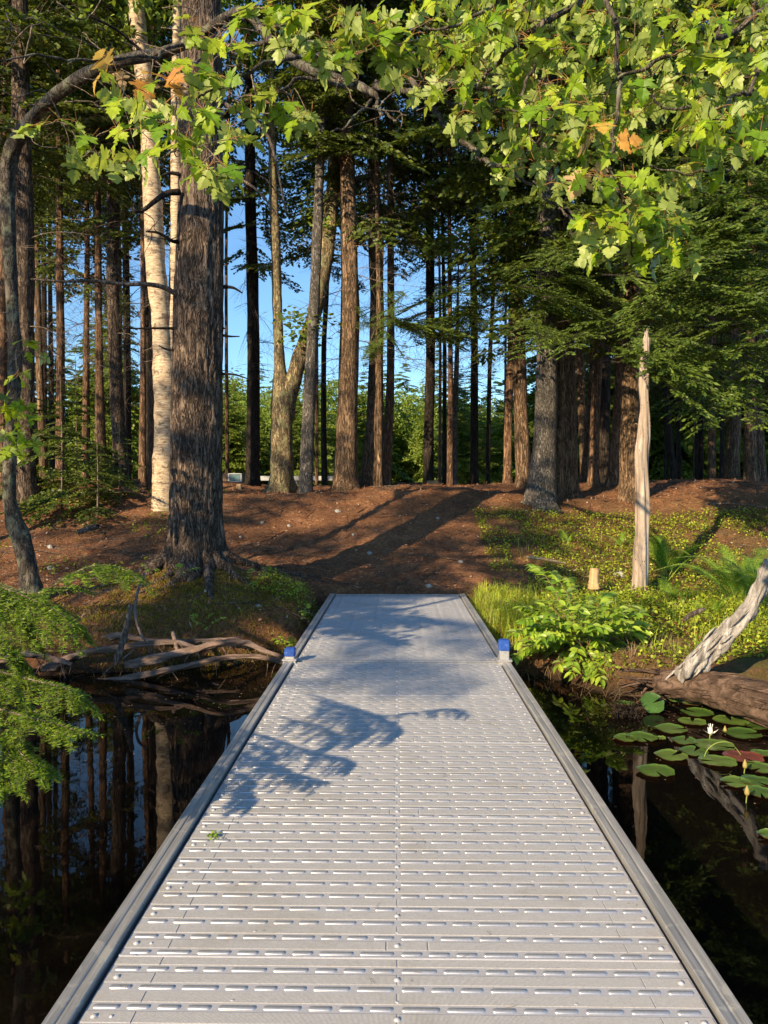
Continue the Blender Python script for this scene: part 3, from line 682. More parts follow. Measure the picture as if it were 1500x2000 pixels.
C = CROWN; CL = CROWN_LOW; CT = CROWN_THIN; DM = DEADM
T = [
 # label, knots, widths, bark, crown, dead
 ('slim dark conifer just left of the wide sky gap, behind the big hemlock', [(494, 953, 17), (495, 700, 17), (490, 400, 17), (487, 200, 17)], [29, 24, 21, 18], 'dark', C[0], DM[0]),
 ('slender pinkish grey conifer leaning slightly right, behind the forked mossy tree', [(597, 950, 13.5), (607, 720, 13.6), (619, 480, 13.7), (626, 300, 13.8), (634, 100, 13.9)], [27, 24, 19, 17, 14], 'grey', CT[0], None),
 ('thin dark trunk close to the right of the pinkish grey conifer', [(634, 945, 19), (632, 700, 19), (640, 500, 19)], [12, 10, 9], 'dark', C[1], DM[1]),
 ('stout two toned conifer with hollow at its foot, in the middle of the crest', [(675, 960, 14), (680, 800, 14), (684, 600, 14), (682, 420, 14), (678, 250, 14)], [50, 38, 33, 29, 26], 'brown', C[2], DM[0]),
 ('pale slim trunk pressed against the left side of the stout two toned conifer', [(661, 948, 14.6), (672, 760, 14.4), (676, 560, 14.2), (673, 400, 14.2)], [24, 22, 20, 18], 'lich', CT[1], None),
 ('warm brown conifer with flared foot, left one of the leaning pair mid crest', [(724, 950, 14.5), (731, 800, 14.5), (736, 600, 14.5), (732, 420, 14.5)], [42, 30, 27, 24], 'brown', C[3], DM[2]),
 ('thinner warm brown conifer, right one of the leaning pair mid crest', [(750, 950, 15), (760, 800, 15), (764, 600, 15), (762, 350, 15)], [26, 17, 14, 12], 'red', C[0], DM[3]),
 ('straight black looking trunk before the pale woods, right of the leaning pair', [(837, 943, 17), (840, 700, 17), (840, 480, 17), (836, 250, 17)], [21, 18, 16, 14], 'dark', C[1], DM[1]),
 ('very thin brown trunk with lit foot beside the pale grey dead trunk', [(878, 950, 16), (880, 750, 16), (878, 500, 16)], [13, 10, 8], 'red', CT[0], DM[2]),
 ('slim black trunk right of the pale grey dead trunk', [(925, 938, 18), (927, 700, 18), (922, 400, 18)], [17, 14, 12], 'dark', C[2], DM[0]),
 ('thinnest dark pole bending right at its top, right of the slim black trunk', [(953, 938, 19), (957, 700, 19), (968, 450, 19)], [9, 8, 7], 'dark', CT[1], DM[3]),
 ('slim orange lit trunk with dark left side, left of the brown double trunks', [(991, 946, 16), (994, 800, 16), (999, 650, 16), (1001, 450, 16)], [17, 15, 14, 12], 'red', None, DM[1]),
 ('tall grey brown conifer directly left of the pale grey fir', [(1024, 947, 15), (1018, 800, 15), (1010, 600, 15), (1006, 350, 15)], [32, 27, 25, 22], 'brown', C[3], DM[2]),
 ('thick pale grey fir with flaring foot standing forward on the slope', [(1058, 982, 12.6), (1063, 860, 12.6), (1067, 700, 12.6), (1068, 400, 12.6), (1066, 150, 12.6)], [58, 46, 40, 37, 33], 'grey', CL[0], None),
 ('thick reddish brown conifer directly right of the pale grey fir', [(1112, 958, 13.6), (1110, 800, 13.6), (1106, 600, 13.6), (1104, 380, 13.6)], [37, 30, 27, 24], 'brown', CL[1], DM[3]),
 ('slim brown trunk behind the right shoulder of the reddish brown conifer', [(1142, 945, 17), (1135, 750, 17), (1130, 550, 17)], [18, 16, 14], 'brown', C[0], None),
 ('curved slim trunk with one lit side, left of two brown posts of wood', [(1140, 940, 16.5), (1150, 820, 16.5), (1160, 650, 16.5), (1162, 450, 16.5)], [13, 12, 12, 11], 'brown', CT[0], DM[0]),
 ('orange lit brown trunk midway between the fir and the white snag', [(1160, 944, 15), (1163, 800, 15), (1172, 620, 15), (1174, 400, 15)], [20, 18, 17, 15], 'red', C[1], DM[1]),
 ('dark trunk between two orange lit ones left of the white snag', [(1178, 945, 16), (1181, 700, 16), (1186, 450, 16)], [26, 22, 20], 'dark', C[2], None),
 ('orange footed trunk leaning right, just left of the thick trunk behind the snag', [(1198, 945, 15), (1205, 820, 15), (1213, 650, 15), (1216, 420, 15)], [24, 18, 15, 13], 'red', None, DM[2]),
 ('thick reddish hemlock trunk rising right behind the white snag', [(1229, 955, 13), (1231, 800, 13), (1235, 600, 13), (1238, 350, 13)], [40, 34, 31, 28], 'brown', CL[0], DM[3]),
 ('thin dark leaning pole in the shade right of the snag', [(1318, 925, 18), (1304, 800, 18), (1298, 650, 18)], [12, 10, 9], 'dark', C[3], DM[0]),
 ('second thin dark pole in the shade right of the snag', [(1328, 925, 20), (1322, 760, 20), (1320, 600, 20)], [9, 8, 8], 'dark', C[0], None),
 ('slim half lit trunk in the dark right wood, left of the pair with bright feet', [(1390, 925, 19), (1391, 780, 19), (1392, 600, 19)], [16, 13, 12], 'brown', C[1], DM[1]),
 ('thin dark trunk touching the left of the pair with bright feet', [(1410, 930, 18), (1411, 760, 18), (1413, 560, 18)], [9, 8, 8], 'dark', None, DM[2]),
 ('broad footed trunk brightly lit low down, left of the pair at the right edge', [(1428, 920, 19), (1434, 820, 19), (1436, 650, 19)], [32, 23, 20], 'brown', C[2], DM[3]),
 ('brightly lit trunk, right of the pair at the right edge', [(1468, 938, 17), (1465, 800, 17), (1466, 600, 17)], [24, 20, 17], 'brown', C[3], None),
 ('short lit trunk half hidden at the far right edge', [(1488, 940, 18), (1483, 820, 18), (1482, 620, 18)], [18, 14, 12], 'brown', C[0], DM[0]),
 ('broad grey fissured trunk right behind the left maple', [(48, 955, 12.6), (48, 700, 12.6), (45, 400, 12.6), (40, 100, 12.6)], [44, 38, 36, 32], 'hem', C[1], DM[1]),
 ('brown trunk in left shade, second from the left maple', [(118, 935, 17), (118, 750, 17), (117, 500, 17)], [18, 16, 14], 'red', C[2], DM[2]),
 ('narrow dark trunk left of the slim straight one in the left wood', [(165, 930, 19), (168, 700, 19), (170, 480, 19)], [12, 11, 10], 'red', C[3], DM[3]),
 ('slim straight brown trunk in the left wood with narrow lit side', [(203, 938, 16), (195, 750, 16), (192, 500, 16)], [17, 15, 13], 'red', CT[1], DM[0]),
 ('thickest dark trunk in the left wood, left of the birch', [(238, 942, 15), (228, 780, 15), (222, 600, 15), (220, 350, 15)], [30, 26, 24, 22], 'hem', C[0], DM[1]),
 ('left one of two thin red trunks next to the birch foot', [(281, 957, 14), (279, 800, 14), (279, 500, 14)], [12, 11, 9], 'red', CT[0], DM[2]),
 ('right one of two thin red trunks next to the birch foot', [(294, 955, 14.5), (296, 750, 14.5), (298, 480, 14.5)], [12, 13, 12], 'red', None, DM[3]),
 ('brown trunk at the extreme left edge behind the maple', [(4, 950, 14), (5, 700, 14), (8, 400, 14)], [18, 16, 14], 'red', C[2], None),
 ('dim thin trunk between the left maple and the second brown trunk', [(88, 940, 20), (86, 700, 20), (86, 500, 20)], [12, 10, 9], 'dark', C[1], DM[1]),
]
for lab, kn, w, mt, cm, dm in T:
    conifer('conifer_tree', 'tree', lab, kn, w, mt, cm, dm)
conifer('dead_tree', 'dead tree', 'pale grey dead trunk with bare twigs, right of the thin lit trunk', [(886, 945, 17), (888, 820, 17), (892, 700, 17)], [16, 12, 9], 'grey', None, DM[2], top=6.2)

# big hemlock in front, with real bark ridges
def big_hemlock():
    base = P(382, 1108, 8.2); base[2] = gz1(base[0], base[1])
    t = thing('hemlock_tree', 'huge furrowed hemlock with flared foot on the mossy bank left of the dock', 'tree', base)
    kn = [(382, 1135, 8.2, 118), (380, 1108, 8.2, 112), (380, 1050, 8.2, 100), (381, 950, 8.2, 99), (383, 800, 8.2, 97), (388, 600, 8.2, 94), (393, 400, 8.2, 84), (394, 200, 8.2, 78), (394, 0, 8.2, 72), (394, -500, 8.2, 55), (394, -1000, 8.2, 20)]
    pp = np.array([[*(P(a, b, c) - base), w * c / 3000.] for a, b, c, w in kn])
    c = cr(pp, 900); n = 220
    def rf(th, z, t_):
        zz = z; f = 1 + 0.03 * np.sin(3 * th + z * .6) + 0.02 * np.sin(7 * th - z * 1.1)
        # furrows: noise in (angle, height) stretched along the trunk
        u = th * 7.0; w1 = vn(np.cos(th) * 5 + zz * 0.0, np.sin(th) * 5 + zz * 1.1, 1.0, 2)
        r1 = np.abs(vn(th * 6.5 + 2.2 * vn(zz * 3 + th * 0, th * 2, 1, 5), zz * 2.4, 1.0, 8)) 
        r2 = np.abs(vn(th * 12 + 1.5 * vn(zz * 5 + th * 0, th * 3, 1, 4), zz * 5.5, 1.0, 9))
        seam = np.minimum(th, 2 * np.pi - th); bl = sstep(seam / 0.2)
        f = f + 0.04 * w1 + (0.13 * (np.minimum(r1, 0.25)) + 0.10 * np.minimum(r2, 0.25) - 0.03) * bl
        f = f + 0.5 * np.exp(-(np.maximum(z, -0.15) + 0.1) / 0.2) * (0.45 + 0.5 * np.sin(4 * th + 1.0) + 0.25 * np.sin(7 * th))
        for (a0, z0, s0, h0) in ((4.72, 2.75, 0.10, 0.10), (4.3, 1.75, 0.09, .07), (4.95, 1.2, 0.12, .08), (4.7, 0.9, .1, .05), (4.6, 3.4, .1, .07)):
            dd = ((th - a0) * 0.27)**2 + (z - z0)**2
            f = f + h0 * np.exp(-dd / (s0 * s0 * 0.4)) - h0 * 0.9 * np.exp(-dd / (s0 * s0 * 0.05))
        return f
    mb = MB(); tube(mb, c[:, :3], c[:, 3], n, 0, True, rf); mb.build('trunk', B_hem, t)
    o = link('crown', CROWN[1], t); o.location = (0, 0, 1.2); o.rotation_euler = (0, 0, 1)
    br = [[(350, 375, 8), (325, 378, 7.9), (300, 395, 7.8), (278, 412, 7.7), (262, 412, 7.6)],
          [(352, 580, 8.05), (325, 563, 8), (290, 555, 7.9), (240, 555, 7.8), (180, 548, 7.7), (130, 550, 7.6), (60, 545, 7.5)],
          [(348, 472, 8.05), (335, 470, 8), (310, 455, 7.9), (285, 452, 7.8)],
          [(350, 642, 8.05), (310, 641, 8), (240, 642, 7.8)], [(348, 685, 8.05), (325, 682, 8), (310, 675, 7.9)],
          [(435, 560, 8.2), (455, 562, 8.2), (473, 572, 8.1)], [(436, 655, 8.2), (450, 657, 8.1), (468, 657, 8.1)],
          [(434, 730, 8.2), (460, 732, 8.1), (490, 742, 8.0)], [(433, 640, 8.2), (440, 642, 8.15)], [(350, 340, 8.05), (330, 338, 8), (312, 346, 7.9)],
          [(352, 150, 8.05), (300, 120, 7.8), (230, 60, 7.5), (170, 30, 7.2)], [(434, 200, 8.2), (520, 260, 8.0), (560, 420, 7.8)], [(434, 330, 8.2), (500, 370, 8.1), (545, 425, 8.0)]]
    for k, b in enumerate(br):
        mb = MB(); pts = np.array([P(*q) for q in b]) - base; pts = cr(pts, 14)
        r0 = [0.045, 0.038, 0.03, 0.022, .02, .028, .02, .018, .02, .03, .03, .03, .025][k] * 0.8
        tube(mb, pts, np.linspace(r0, r0 * 0.35, 14), 7)
        g = np.random.default_rng(k)
        if len(b) > 3:
            for q in range(6):
                i = g.integers(4, 13); e = pts[i] + rand_dirs(1, g)[0] * np.array((.5, .3, .35)) * g.uniform(.3, 1)
                md = (pts[i] + e) / 2 + g.normal(0, .03, 3); tube(mb, cr([pts[i], md, e], 6), np.linspace(.006, .002, 6), 3)
        mb.build('branch', B_dead if k in (1, 11, 12) else B_dark, t)
    g = np.random.default_rng(19)
    for k, a in enumerate((-2.7, -2.2, -1.55, -0.9, -0.35, 0.3, 3.3)):
        L = g.uniform(.5, 1.1); pts = []
        for q in range(7):
            u = q / 6; rr = .26 + L * u; aa = a + .25 * math.sin(u * 3 + k); x = base[0] + rr * math.cos(aa); y = base[1] + rr * math.sin(aa)
            pts.append((x - base[0], y - base[1], gz1(x, y) - base[2] + .07 * (1 - u) ** 2 - .045 * u + .012 * math.sin(u * 9 + k)))
        mb = MB(); tube(mb, cr(pts, 26), np.linspace(g.uniform(.05, .075), .012, 26), 12, 0, True, lambda th, z, q: 1 + .14 * np.sin(q * 22 + th) + .12 * np.sin(3 * th + k)); mb.build('root', B_hem, t)
big_hemlock()

# double birch
def birch_tree():
    base = P(312, 985, 12.4); base[2] = gz1(base[0], base[1])
    t = thing('birch_tree', 'pale cream double stemmed birch standing behind the huge hemlock', 'tree', base)
    mb = MB()
    A = [(320, 1050, 12.4, 52), (320, 1010, 12.4, 50), (320, 960, 12.4, 46), (322, 850, 12.4, 42), (322, 740, 12.4, 44), (316, 640, 12.4, 38), (303, 500, 12.4, 38), (296, 350, 12.4, 35), (287, 200, 12.4, 32), (268, 40, 12.4, 30), (250, -150, 12.4, 26), (230, -500, 12.4, 14)]
    B = [(330, 760, 12.4, 26), (338, 640, 12.45, 26), (342, 560, 12.5, 24), (345, 400, 12.5, 22), (344, 300, 12.5, 21), (345, 100, 12.5, 18), (350, -300, 12.4, 10)]
    for K, s in ((A, 1), (B, 2)):
        pp = np.array([[*(P(a, b, c) - base), w * c / 3000.] for a, b, c, w in K]); c = cr(pp, 90)
        m2 = MB(); tube(m2, c[:, :3], c[:, 3], 18, 0, True, lambda th, z, q: 1 + 0.04 * np.sin(3 * th + z * 4 + s) + 0.03 * np.sin(z * 17 + 2 * th) + 0.03 * np.sin(z * 9 + s))
        m2.build('stem', M_birch, t)
    o = link('crown', DEC[0], t); o.location = (0.2, 0.5, 6.2); o.scale = (.6, .6, .7)
birch_tree()

# forked, leaning mossy tree at the crest
def forked():
    base = P(549, 938, 14.2); base[2] = gz1(base[0], base[1])
    t = thing('forked_tree', 'mossy golden tree forking low with one stem leaning right, at the crest left of centre', 'tree', base)
    st = [[(549, 1000, 14.2, 56), (549, 965, 14.2, 56), (549, 938, 14.2, 48), (550, 850, 14.2, 42), (552, 780, 14.2, 42), (545, 700, 14.2, 21), (541, 560, 14.2, 19), (535, 400, 14.2, 17), (531, 250, 14.2, 14), (530, 0, 14.2, 9)],
          [(556, 830, 14.2, 34), (564, 770, 14.2, 34), (585, 700, 14.3, 30), (610, 630, 14.4, 28), (634, 520, 14.5, 27), (648, 400, 14.6, 27), (655, 300, 14.6, 24), (660, 100, 14.7, 18), (665, -300, 14.7, 8)]]
    for s, K in enumerate(st):
        pp = np.array([[*(P(a, b, c) - base), w * c / 3000.] for a, b, c, w in K]); c = cr(pp, 100)
        mb = MB(); tube(mb, c[:, :3], c[:, 3], 16, 0, True, lambda th, z, q: 1 + 0.08 * np.sin(3 * th + z * 3 + s) + 0.05 * np.sin(z * 13 + 2 * th) + 0.5 * (1 - s) * np.exp(-np.maximum(z, 0) / .14) * (0.5 + .5 * np.sin(4 * th)))
        mb.build('stem', B_lich, t)
    o = link('crown', DEC[1], t); o.location = (0.6, 0.3, 8); o.scale = (.5, .5, .6)
    mb = MB(); g = np.random.default_rng(9)
    for (px, py, d) in [(600, 640, 14.0), (570, 620, 13.9), (640, 440, 14.3), (590, 655, 13.9), (620, 630, 13.9)]:
        c = P(px, py, d) - base; n = 60
        L = c + g.normal(0, 1, (n, 3)) * (0.22, .2, .1)
        batch(mb, np.array([(0, 0, 0), (0.5, -0.4, 0.05), (1, 0, 0), (0.5, 0.4, 0.05)]), [(0, 1, 2, 3)], frames(rand_dirs(n, g) * (1, 1, .3), None, .5, g) * .11, L)
    mb.build('leaf_tuft', F_decid, t, kind='stuff')
forked()

# hanging lit boughs on some trunks + near hemlock boughs at the right
def boughs(label, tx, ty, tw, d, ends, mat='brown', low=None):
    t = conifer('hemlock_tree', 'tree', label, [(tx, ty, d), (tx, ty - 300, d), (tx - 5, ty - 600, d)], [tw, tw * .8, tw * .65], mat, None, None)
    b = np.array(t.location); mb = MB(); g = np.random.default_rng(int(tx))
    for (px, py, dd, L, az, pit) in ends:
        c = P(px, py, dd) - b
        a = R(az); dirv = np.array((math.cos(a), math.sin(a), 0))
        put_spray(mb, SPF[g.integers(5)], L, a, R(pit), g.uniform(-.3, .3), c - dirv * L * 0.6 + np.array((0, 0, 0.1)), g, 0.011)
    mb.build('bough', [F_needlefar, B_dark], t)
F_needlefar = leafmat('bough_foliage', (0.06, 0.12, 0.022), (0.17, 0.24, 0.035), tr=0.3)
g_ = np.random.default_rng(77)
en = []
for k in range(95):
    px = g_.uniform(1270, 1560); py = g_.uniform(300, 770) + (px - 1400) * 0.05
    en.append((px, py, g_.uniform(8.6, 12), g_.uniform(0.9, 1.7), g_.uniform(180, 330), g_.uniform(-28, 0)))
boughs('big dark hemlock past the right edge whose drooping boughs fill the upper right', 1640, 960, 70, 11, en)
en = []
for k in range(34):
    px = g_.uniform(1030, 1200); py = g_.uniform(400, 660)
    en.append((px, py, g_.uniform(10.8, 12.2), g_.uniform(0.7, 1.2), g_.uniform(160, 380), g_.uniform(-25, 0)))
boughs('hemlock with low green boughs hanging before the trunks beside the pale grey fir', 1090, 962, 22, 12.9, en)
en = []
for k in range(16):
    en.append((g_.uniform(700, 790), g_.uniform(540, 690), g_.uniform(13, 14), g_.uniform(0.35, .8), g_.uniform(180, 360), g_.uniform(-50, -10)))
boughs('slim conifer clothed in hanging bright green sprays at mid crest', 741, 948, 12, 14.2, en)
en = []
for k in range(44):
    en.append((g_.uniform(780, 1010), g_.uniform(470, 660), g_.uniform(14, 18), g_.uniform(0.7, 1.6), g_.uniform(0, 360), g_.uniform(-15, 5)))
boughs('conifer with open level boughs against the blue sky, right of centre', 868, 945, 9, 17.5, en, 'dark')

# ------------------------------------------------------------------ woods behind
def copy_tree(proto_crown, x, y, s, hs, mat, rz, label, group, name='forest_tree', tr=0.11, h=11.5):
    z = gz1(x, y)
    t = thing(name, label, 'tree', (x, y, z), rz, group)
    c = link('crown', proto_crown, t); c.scale = (s, s, s * hs)
    k = link('trunk', mat, t); k.scale = (s, s, s * hs)
    return t
def plain_trunk(r, h, mat, seed):
    mb = MB(); g = np.random.default_rng(seed)
    p = cr([(0, 0, -.3), (g.normal(0, .05), 0, h * .3), (g.normal(0, .1), g.normal(0, .1), h * .6), (0, 0, h)], 16)
    tube(mb, p, np.linspace(r, r * .15, 16), 8, 0, True, lambda th, z, q: 1 + .05 * np.sin(3 * th + z)); return mb.mesh('trunk', mat)
TRKS = plain_trunk(0.08, 6, B_dark, 9)
TRK = [plain_trunk(0.14, 12, B_dark, 1), plain_trunk(0.08, 12, B_dark, 2), plain_trunk(0.10, 14, B_brown, 3), plain_trunk(0.09, 14, B_dark, 4)]
g_ = np.random.default_rng(21)
# deep forest trunks left and right, dim
n_ = 0
for side, x0, x1 in ((-1, -0.56, -0.305), (1, 0.235, 0.60)):
    for k in range(16 if side < 0 else 24):
        d = g_.uniform(19, 22.5 if side < 0 else 34); x = d * g_.uniform(x0, x1)
        lab = 'dim conifer deep in the shady wood behind the left trunks' if side < 0 else 'dim conifer deep in the dark wood behind the right trunks'
        copy_tree((CROWN * 2)[g_.integers(6)] if side < 0 else (CROWN + CROWN_LOW)[g_.integers(6)], x, d, g_.uniform(.85, 1.1), (1.6 if side < 0 else 1), TRK[g_.integers(1, 4)], g_.uniform(0, 6), lab,
                  'deep forest trees left' if side < 0 else 'deep forest trees right', 'conifer_tree')
TRKT = plain_trunk(0.05, 12, B_red, 12)
for k, fx in enumerate((-.222, -.105, -.07, -.02, .055, .10, .14)):
    d = 20 + 1.1 * k; x = d * fx
    copy_tree(CROWN[k % 4], x, d, 1.1, 1.55, TRKT, k * 2.1, 'slim far conifer with high crown behind the central trunks', 'high crowned conifers behind the crest', 'conifer_tree')
# full dense trees that close the far side of the wood
for k in range(48):
    side = -1 if k % 3 == 0 else 1
    d = g_.uniform(30, 46); x = d * (g_.uniform(-.62, -.34) if side < 0 else g_.uniform(.19, .66))
    copy_tree(FULL[k % 3], x, d, g_.uniform(.72, .95) if side < 0 else g_.uniform(.9, 1.25), 1, TRKS, g_.uniform(0, 6),
              'dense evergreen closing the left wood behind the trunks' if side < 0 else 'dense evergreen closing the right wood behind the trunks',
              'dense far evergreens ' + ('left' if side < 0 else 'right'), 'evergreen_tree')
# sunny tree line beyond the clearing (seen between the central trunks)
for k in range(40):
    u = (k + g_.random()) / 40; d = g_.uniform(38, 62); x = d * (-0.27 + 0.47 * u)
    hh = 9.5 if k % 3 else 7.5
    sc = g_.uniform(.62, .88) * d / 46
    copy_tree(FULL[k % 3] if k % 2 else DEC[k % 2], x, d, sc, 1.0, TRKS, g_.uniform(0, 6),
              'sunlit green tree of the tree line beyond the clearing' , 'sunlit tree line beyond the clearing', 'evergreen_tree')
for k in range(14):
    d = g_.uniform(30, 36); x = d * g_.uniform(-.23, .17)
    copy_tree(FULL[k % 3], x, d, g_.uniform(.30, .5), 1.0, TRKS, g_.uniform(0, 6),
              'lower young evergreen in front of the sunny tree line', 'young evergreens at the clearing edge', 'evergreen_tree')
# unseen bank trees, left of and behind the camera, added to shade slope and dock
for k, (x, y, s, cm, fl) in enumerate([(-12, -4.5, 1.0, BANKH, 0), (-13.9, -2.8, 1.0, BANKH, 0), (-12.9, -8.0, 1.1, CROWN_THIN[0], 0), (-8.0, -5.0, 1, BANKC, 0), (-5.6, 1.7, .6, CROWN_LOW[0], 0), (-9.4, 2.2, .7, CROWN_THIN[0], 0), (-12.5, 5.0, 1., CROWN_THIN[1], 0), (-6.8, 9.8, .9, CROWN_THIN[0], 0), (-10.5, 10.5, 1., CROWN[3], 0)]):
    copy_tree(cm, x, y, s, 1, TRKS if cm == BANKC else TRK[k % 4], k * 1.1, 'unseen bank conifer added to shade the slope and dock', 'unseen bank conifers added for shade', 'conifer_tree')

# understory saplings left
for k, (px, py, d, s, lab) in enumerate([(120, 985, 12.2, 1.15, 'young hemlock nearest the left maple in the shady understory'), (190, 985, 11.8, .8, 'small young hemlock with lit tips, middle of the left understory'),
                                         (235, 975, 12.8, .7, 'small feathery hemlock by the two thin red trunks'), (70, 980, 12.8, 1.3, 'tallest feathery young hemlock right of the broad grey trunk'), (150, 950, 14.5, 1.3, 'young hemlock at the back of the left understory')]):
    b = P(px, py, d); b[2] = gz1(b[0], b[1])
    t = thing('young_hemlock', lab, 'sapling', b, k * 1.3, 'young hemlocks in the left understory')
    c = link('crown', SAPL[k % 3], t); c.scale = (s, s, s)
    mb = MB(); tube(mb, cr([(0, 0, -.05), (.02, 0, .9 * s), (0, 0, 1.9 * s)], 8), np.linspace(.016, .004, 8), 6); mb.build('stem', B_twig, t)

# ------------------------------------------------------------------ maples
def maple_leaf_mesh(seed, mat, size=1.0):
    g = np.random.default_rng(seed)
    # outline (half) of a red maple blade: base at origin, tip +X
    half = [(0.02, 0.0), (-0.04, .10), (-0.10, .22), (0.02, .20), (0.0, .34), (.08, .33), (.14, .46), (.20, .30), (.30, .54), (.38, .60), (.42, .50), (.38, .40), (.45, .33), (.40, .17), (.46, .13), (.56, .27), (.64, .34), (.68, .24), (.78, .27), (.80, .16), (.90, .12), (1.02, 0.0)]
    half = [(x + g.uniform(-.015, .015), y * g.uniform(.93, 1.07)) for x, y in half]
    half[0] = (0.02, 0); half[-1] = (half[-1][0], 0)
    n = len(half); curl = g.uniform(.2, 1.0); fold = g.uniform(.05, .55); tw = g.uniform(-.5, .5)
    V = []; q = []; t = []
    def bend(x, y):
        return (x * math.cos(curl * x * .5), y * (1 - .10 * fold), -curl * x * x * .55 + abs(y) * fold * .8 - y * y * fold * 1.1 + tw * x * y + .02 * math.sin(17 * x + 9 * y))
    spine = [max(0.02, min(1.0, x)) for x, y in half]
    for sd in (1, -1):
        b = len(V)
        for (x, y), s in zip(half, spine):
            sx = max(0.03, min(s, 1.0)) if y else x
            V.append(bend(sx * 0.9 + .02 if y else sx, 0)); V.append(bend((sx * .95 + x) / 2, y * sd * .5)); V.append(bend(x, y * sd))
        for k in range(n - 1):
            for u in (0, 1):
                f = (b + k * 3 + u, b + k * 3 + 3 + u, b + k * 3 + 4 + u, b + k * 3 + 1 + u)
                q.append(f if sd > 0 else f[::-1])
    V = np.array(V) * 1.0
    mb = MB(); mb.add(V, q, None, 0)
    pet = cr([(-0.55, 0, .22), (-.3, 0, .12), (0, 0, 0.01), (.12, 0, .0)], 5); tube(mb, pet, .012, 3, 1, False)
    return mb, V, q, pet
LEAF_GREEN = []; LEAF_OR = []; LEAFRAW = []
for k in range(6):
    mb, V, q, pet = maple_leaf_mesh(600 + k, None)
    LEAF_GREEN.append(mb.mesh('leaf', [F_maple, M_stem])); LEAFRAW.append((V, np.array(q), pet))
    if k < 3: LEAF_OR.append(mb.mesh('leaf', [F_orange, M_stem]))

def leaf_matrix(g, tipdir, size, roll=None):
    """blade pointing along tipdir, upper face roughly up"""
    d = Vector(tipdir).normalized(); up = Vector((g.normal(0, .45), g.normal(0, .45), 1)).normalized()
    y = up.cross(d).normalized(); z = d.cross(y)
    a = g.normal(0, .5) if roll is None else roll
    y, z = y * math.cos(a) + z * math.sin(a), z * math.cos(a) - y * math.sin(a)
    return Matrix(((d.x, y.x, z.x), (d.y, y.y, z.y), (d.z, y.z, z.z))) * size

class Maple:
    def __init__(s, thing_, seed): s.t = thing_; s.b = np.array(thing_.location); s.g = np.random.default_rng(seed); s.leaves = []; s.nodes = []; s.tw = MB()
    def limb(s, kn, r0, r1, mat=None, n=7, wig=0.012, name='branch', attach=True):
        pts = np.array([P(*k) for k in kn]) - s.b; m = max(10, len(kn) * 6); c = cr(pts, m)
        w = s.g.normal(0, 1, (m, 3)); w = (w + np.roll(w, 1, 0) + np.roll(w, -1, 0)) / 3; w[0] = 0; c = c + w * wig
        mb = MB(); rr = np.linspace(r0, r1, m)
        tube(mb, c, rr, n, 0, True, lambda th, z, q: 1 + .10 * np.sin(q * 60 + 2 * th) + .06 * np.sin(q * 131 + th))
        mb.build(name, mat or B_maple, s.t)
        if attach: s.nodes += list(c[2:])
    def cluster(s, px, py, d, n, spread=0.07, size=0.085, orange=0.0, back=0.0):
        """a shoot ending at (px,py) with n leaves"""
        c = P(px, py, d) - s.b; g = s.g
        N = np.array(s.nodes); dist = np.linalg.norm((N - c) * (1, .6, 1), axis=1) + 0.5 * np.maximum(0, c[2] - N[:, 2])
        dist = dist + g.uniform(0, .12, len(N)); a = N[np.argmin(dist)]
        L = np.linalg.norm(c - a)
        md = (a + c) / 2 + np.array((0, 0, .12 * L)) + g.normal(0, .06 * L, 3); md2 = a * .8 + c * .2 + g.normal(0, .04 * L, 3)
        path = cr([a, md2, md, c], 9); tube(s.tw, path, np.linspace(.0015 + .0035 * min(L, 1.2), .0014, 9), 4, 0, False)
        s.nodes.append(path[5]); dirv = unit(path[-1] - path[-3])
        for k in range(n):
            back_ = (n - 1 - k) // 2 * spread * 0.75 if n > 1 else 0
            node = c - dirv * back_ 
            az = g.uniform(0, 6.28); out = np.array((math.cos(az), math.sin(az), 0)) * .8 + dirv * .5 + np.array((0, 0, g.uniform(-.1, .45)))
            pl = g.uniform(.035, .07); j = node + unit(out) * pl
            tip = unit(out * (1, 1, .2) + np.array((0, 0, g.uniform(-1.5, -.15))) + g.normal(0, .3, 3))
            sz = size * g.uniform(.75, 1.2)
            tube(s.tw, cr([node, (node + j) / 2 + np.array((0, 0, .008)), j], 4), .0011, 3, 1, False)
            s.leaves.append((np.linalg.norm(j + s.b - np.array((0, 0, CAM_Z))) / sz, j, leaf_matrix(g, tip, sz), g.random() < orange))
    def finish(s, nmax=300):
        s.tw.build('twig', [B_twig, M_stem], s.t, kind='stuff')
        s.leaves.sort(key=lambda a: a[0]); g = s.g
        def inview(j):
            w = j + s.b; x = (w[0] / w[1]) if w[1] > 0 else 9
            return -.56 < x < .52 and (w[2] - CAM_Z) / max(w[1], .1) < .70
        A = [l for l in s.leaves if inview(l[1])]; rest = [l for l in s.leaves if not inview(l[1])] + A[nmax:]
        for _, j, M, orr in A[:nmax]:
            me = LEAF_OR[g.integers(3)] if orr else LEAF_GREEN[g.integers(6)]
            o = link('leaf', me, s.t); o.matrix_local = Matrix.Translation(Vector(j)) @ M.to_4x4()
        if rest:
            mb = MB()
            for _, j, M, orr in rest:
                V, q, pet = LEAFRAW[g.integers(6)]; mb.add(V @ np.array(M).T + j, q, None, 0)
            mb.build('leaves', [F_mapleS], s.t, kind='stuff')

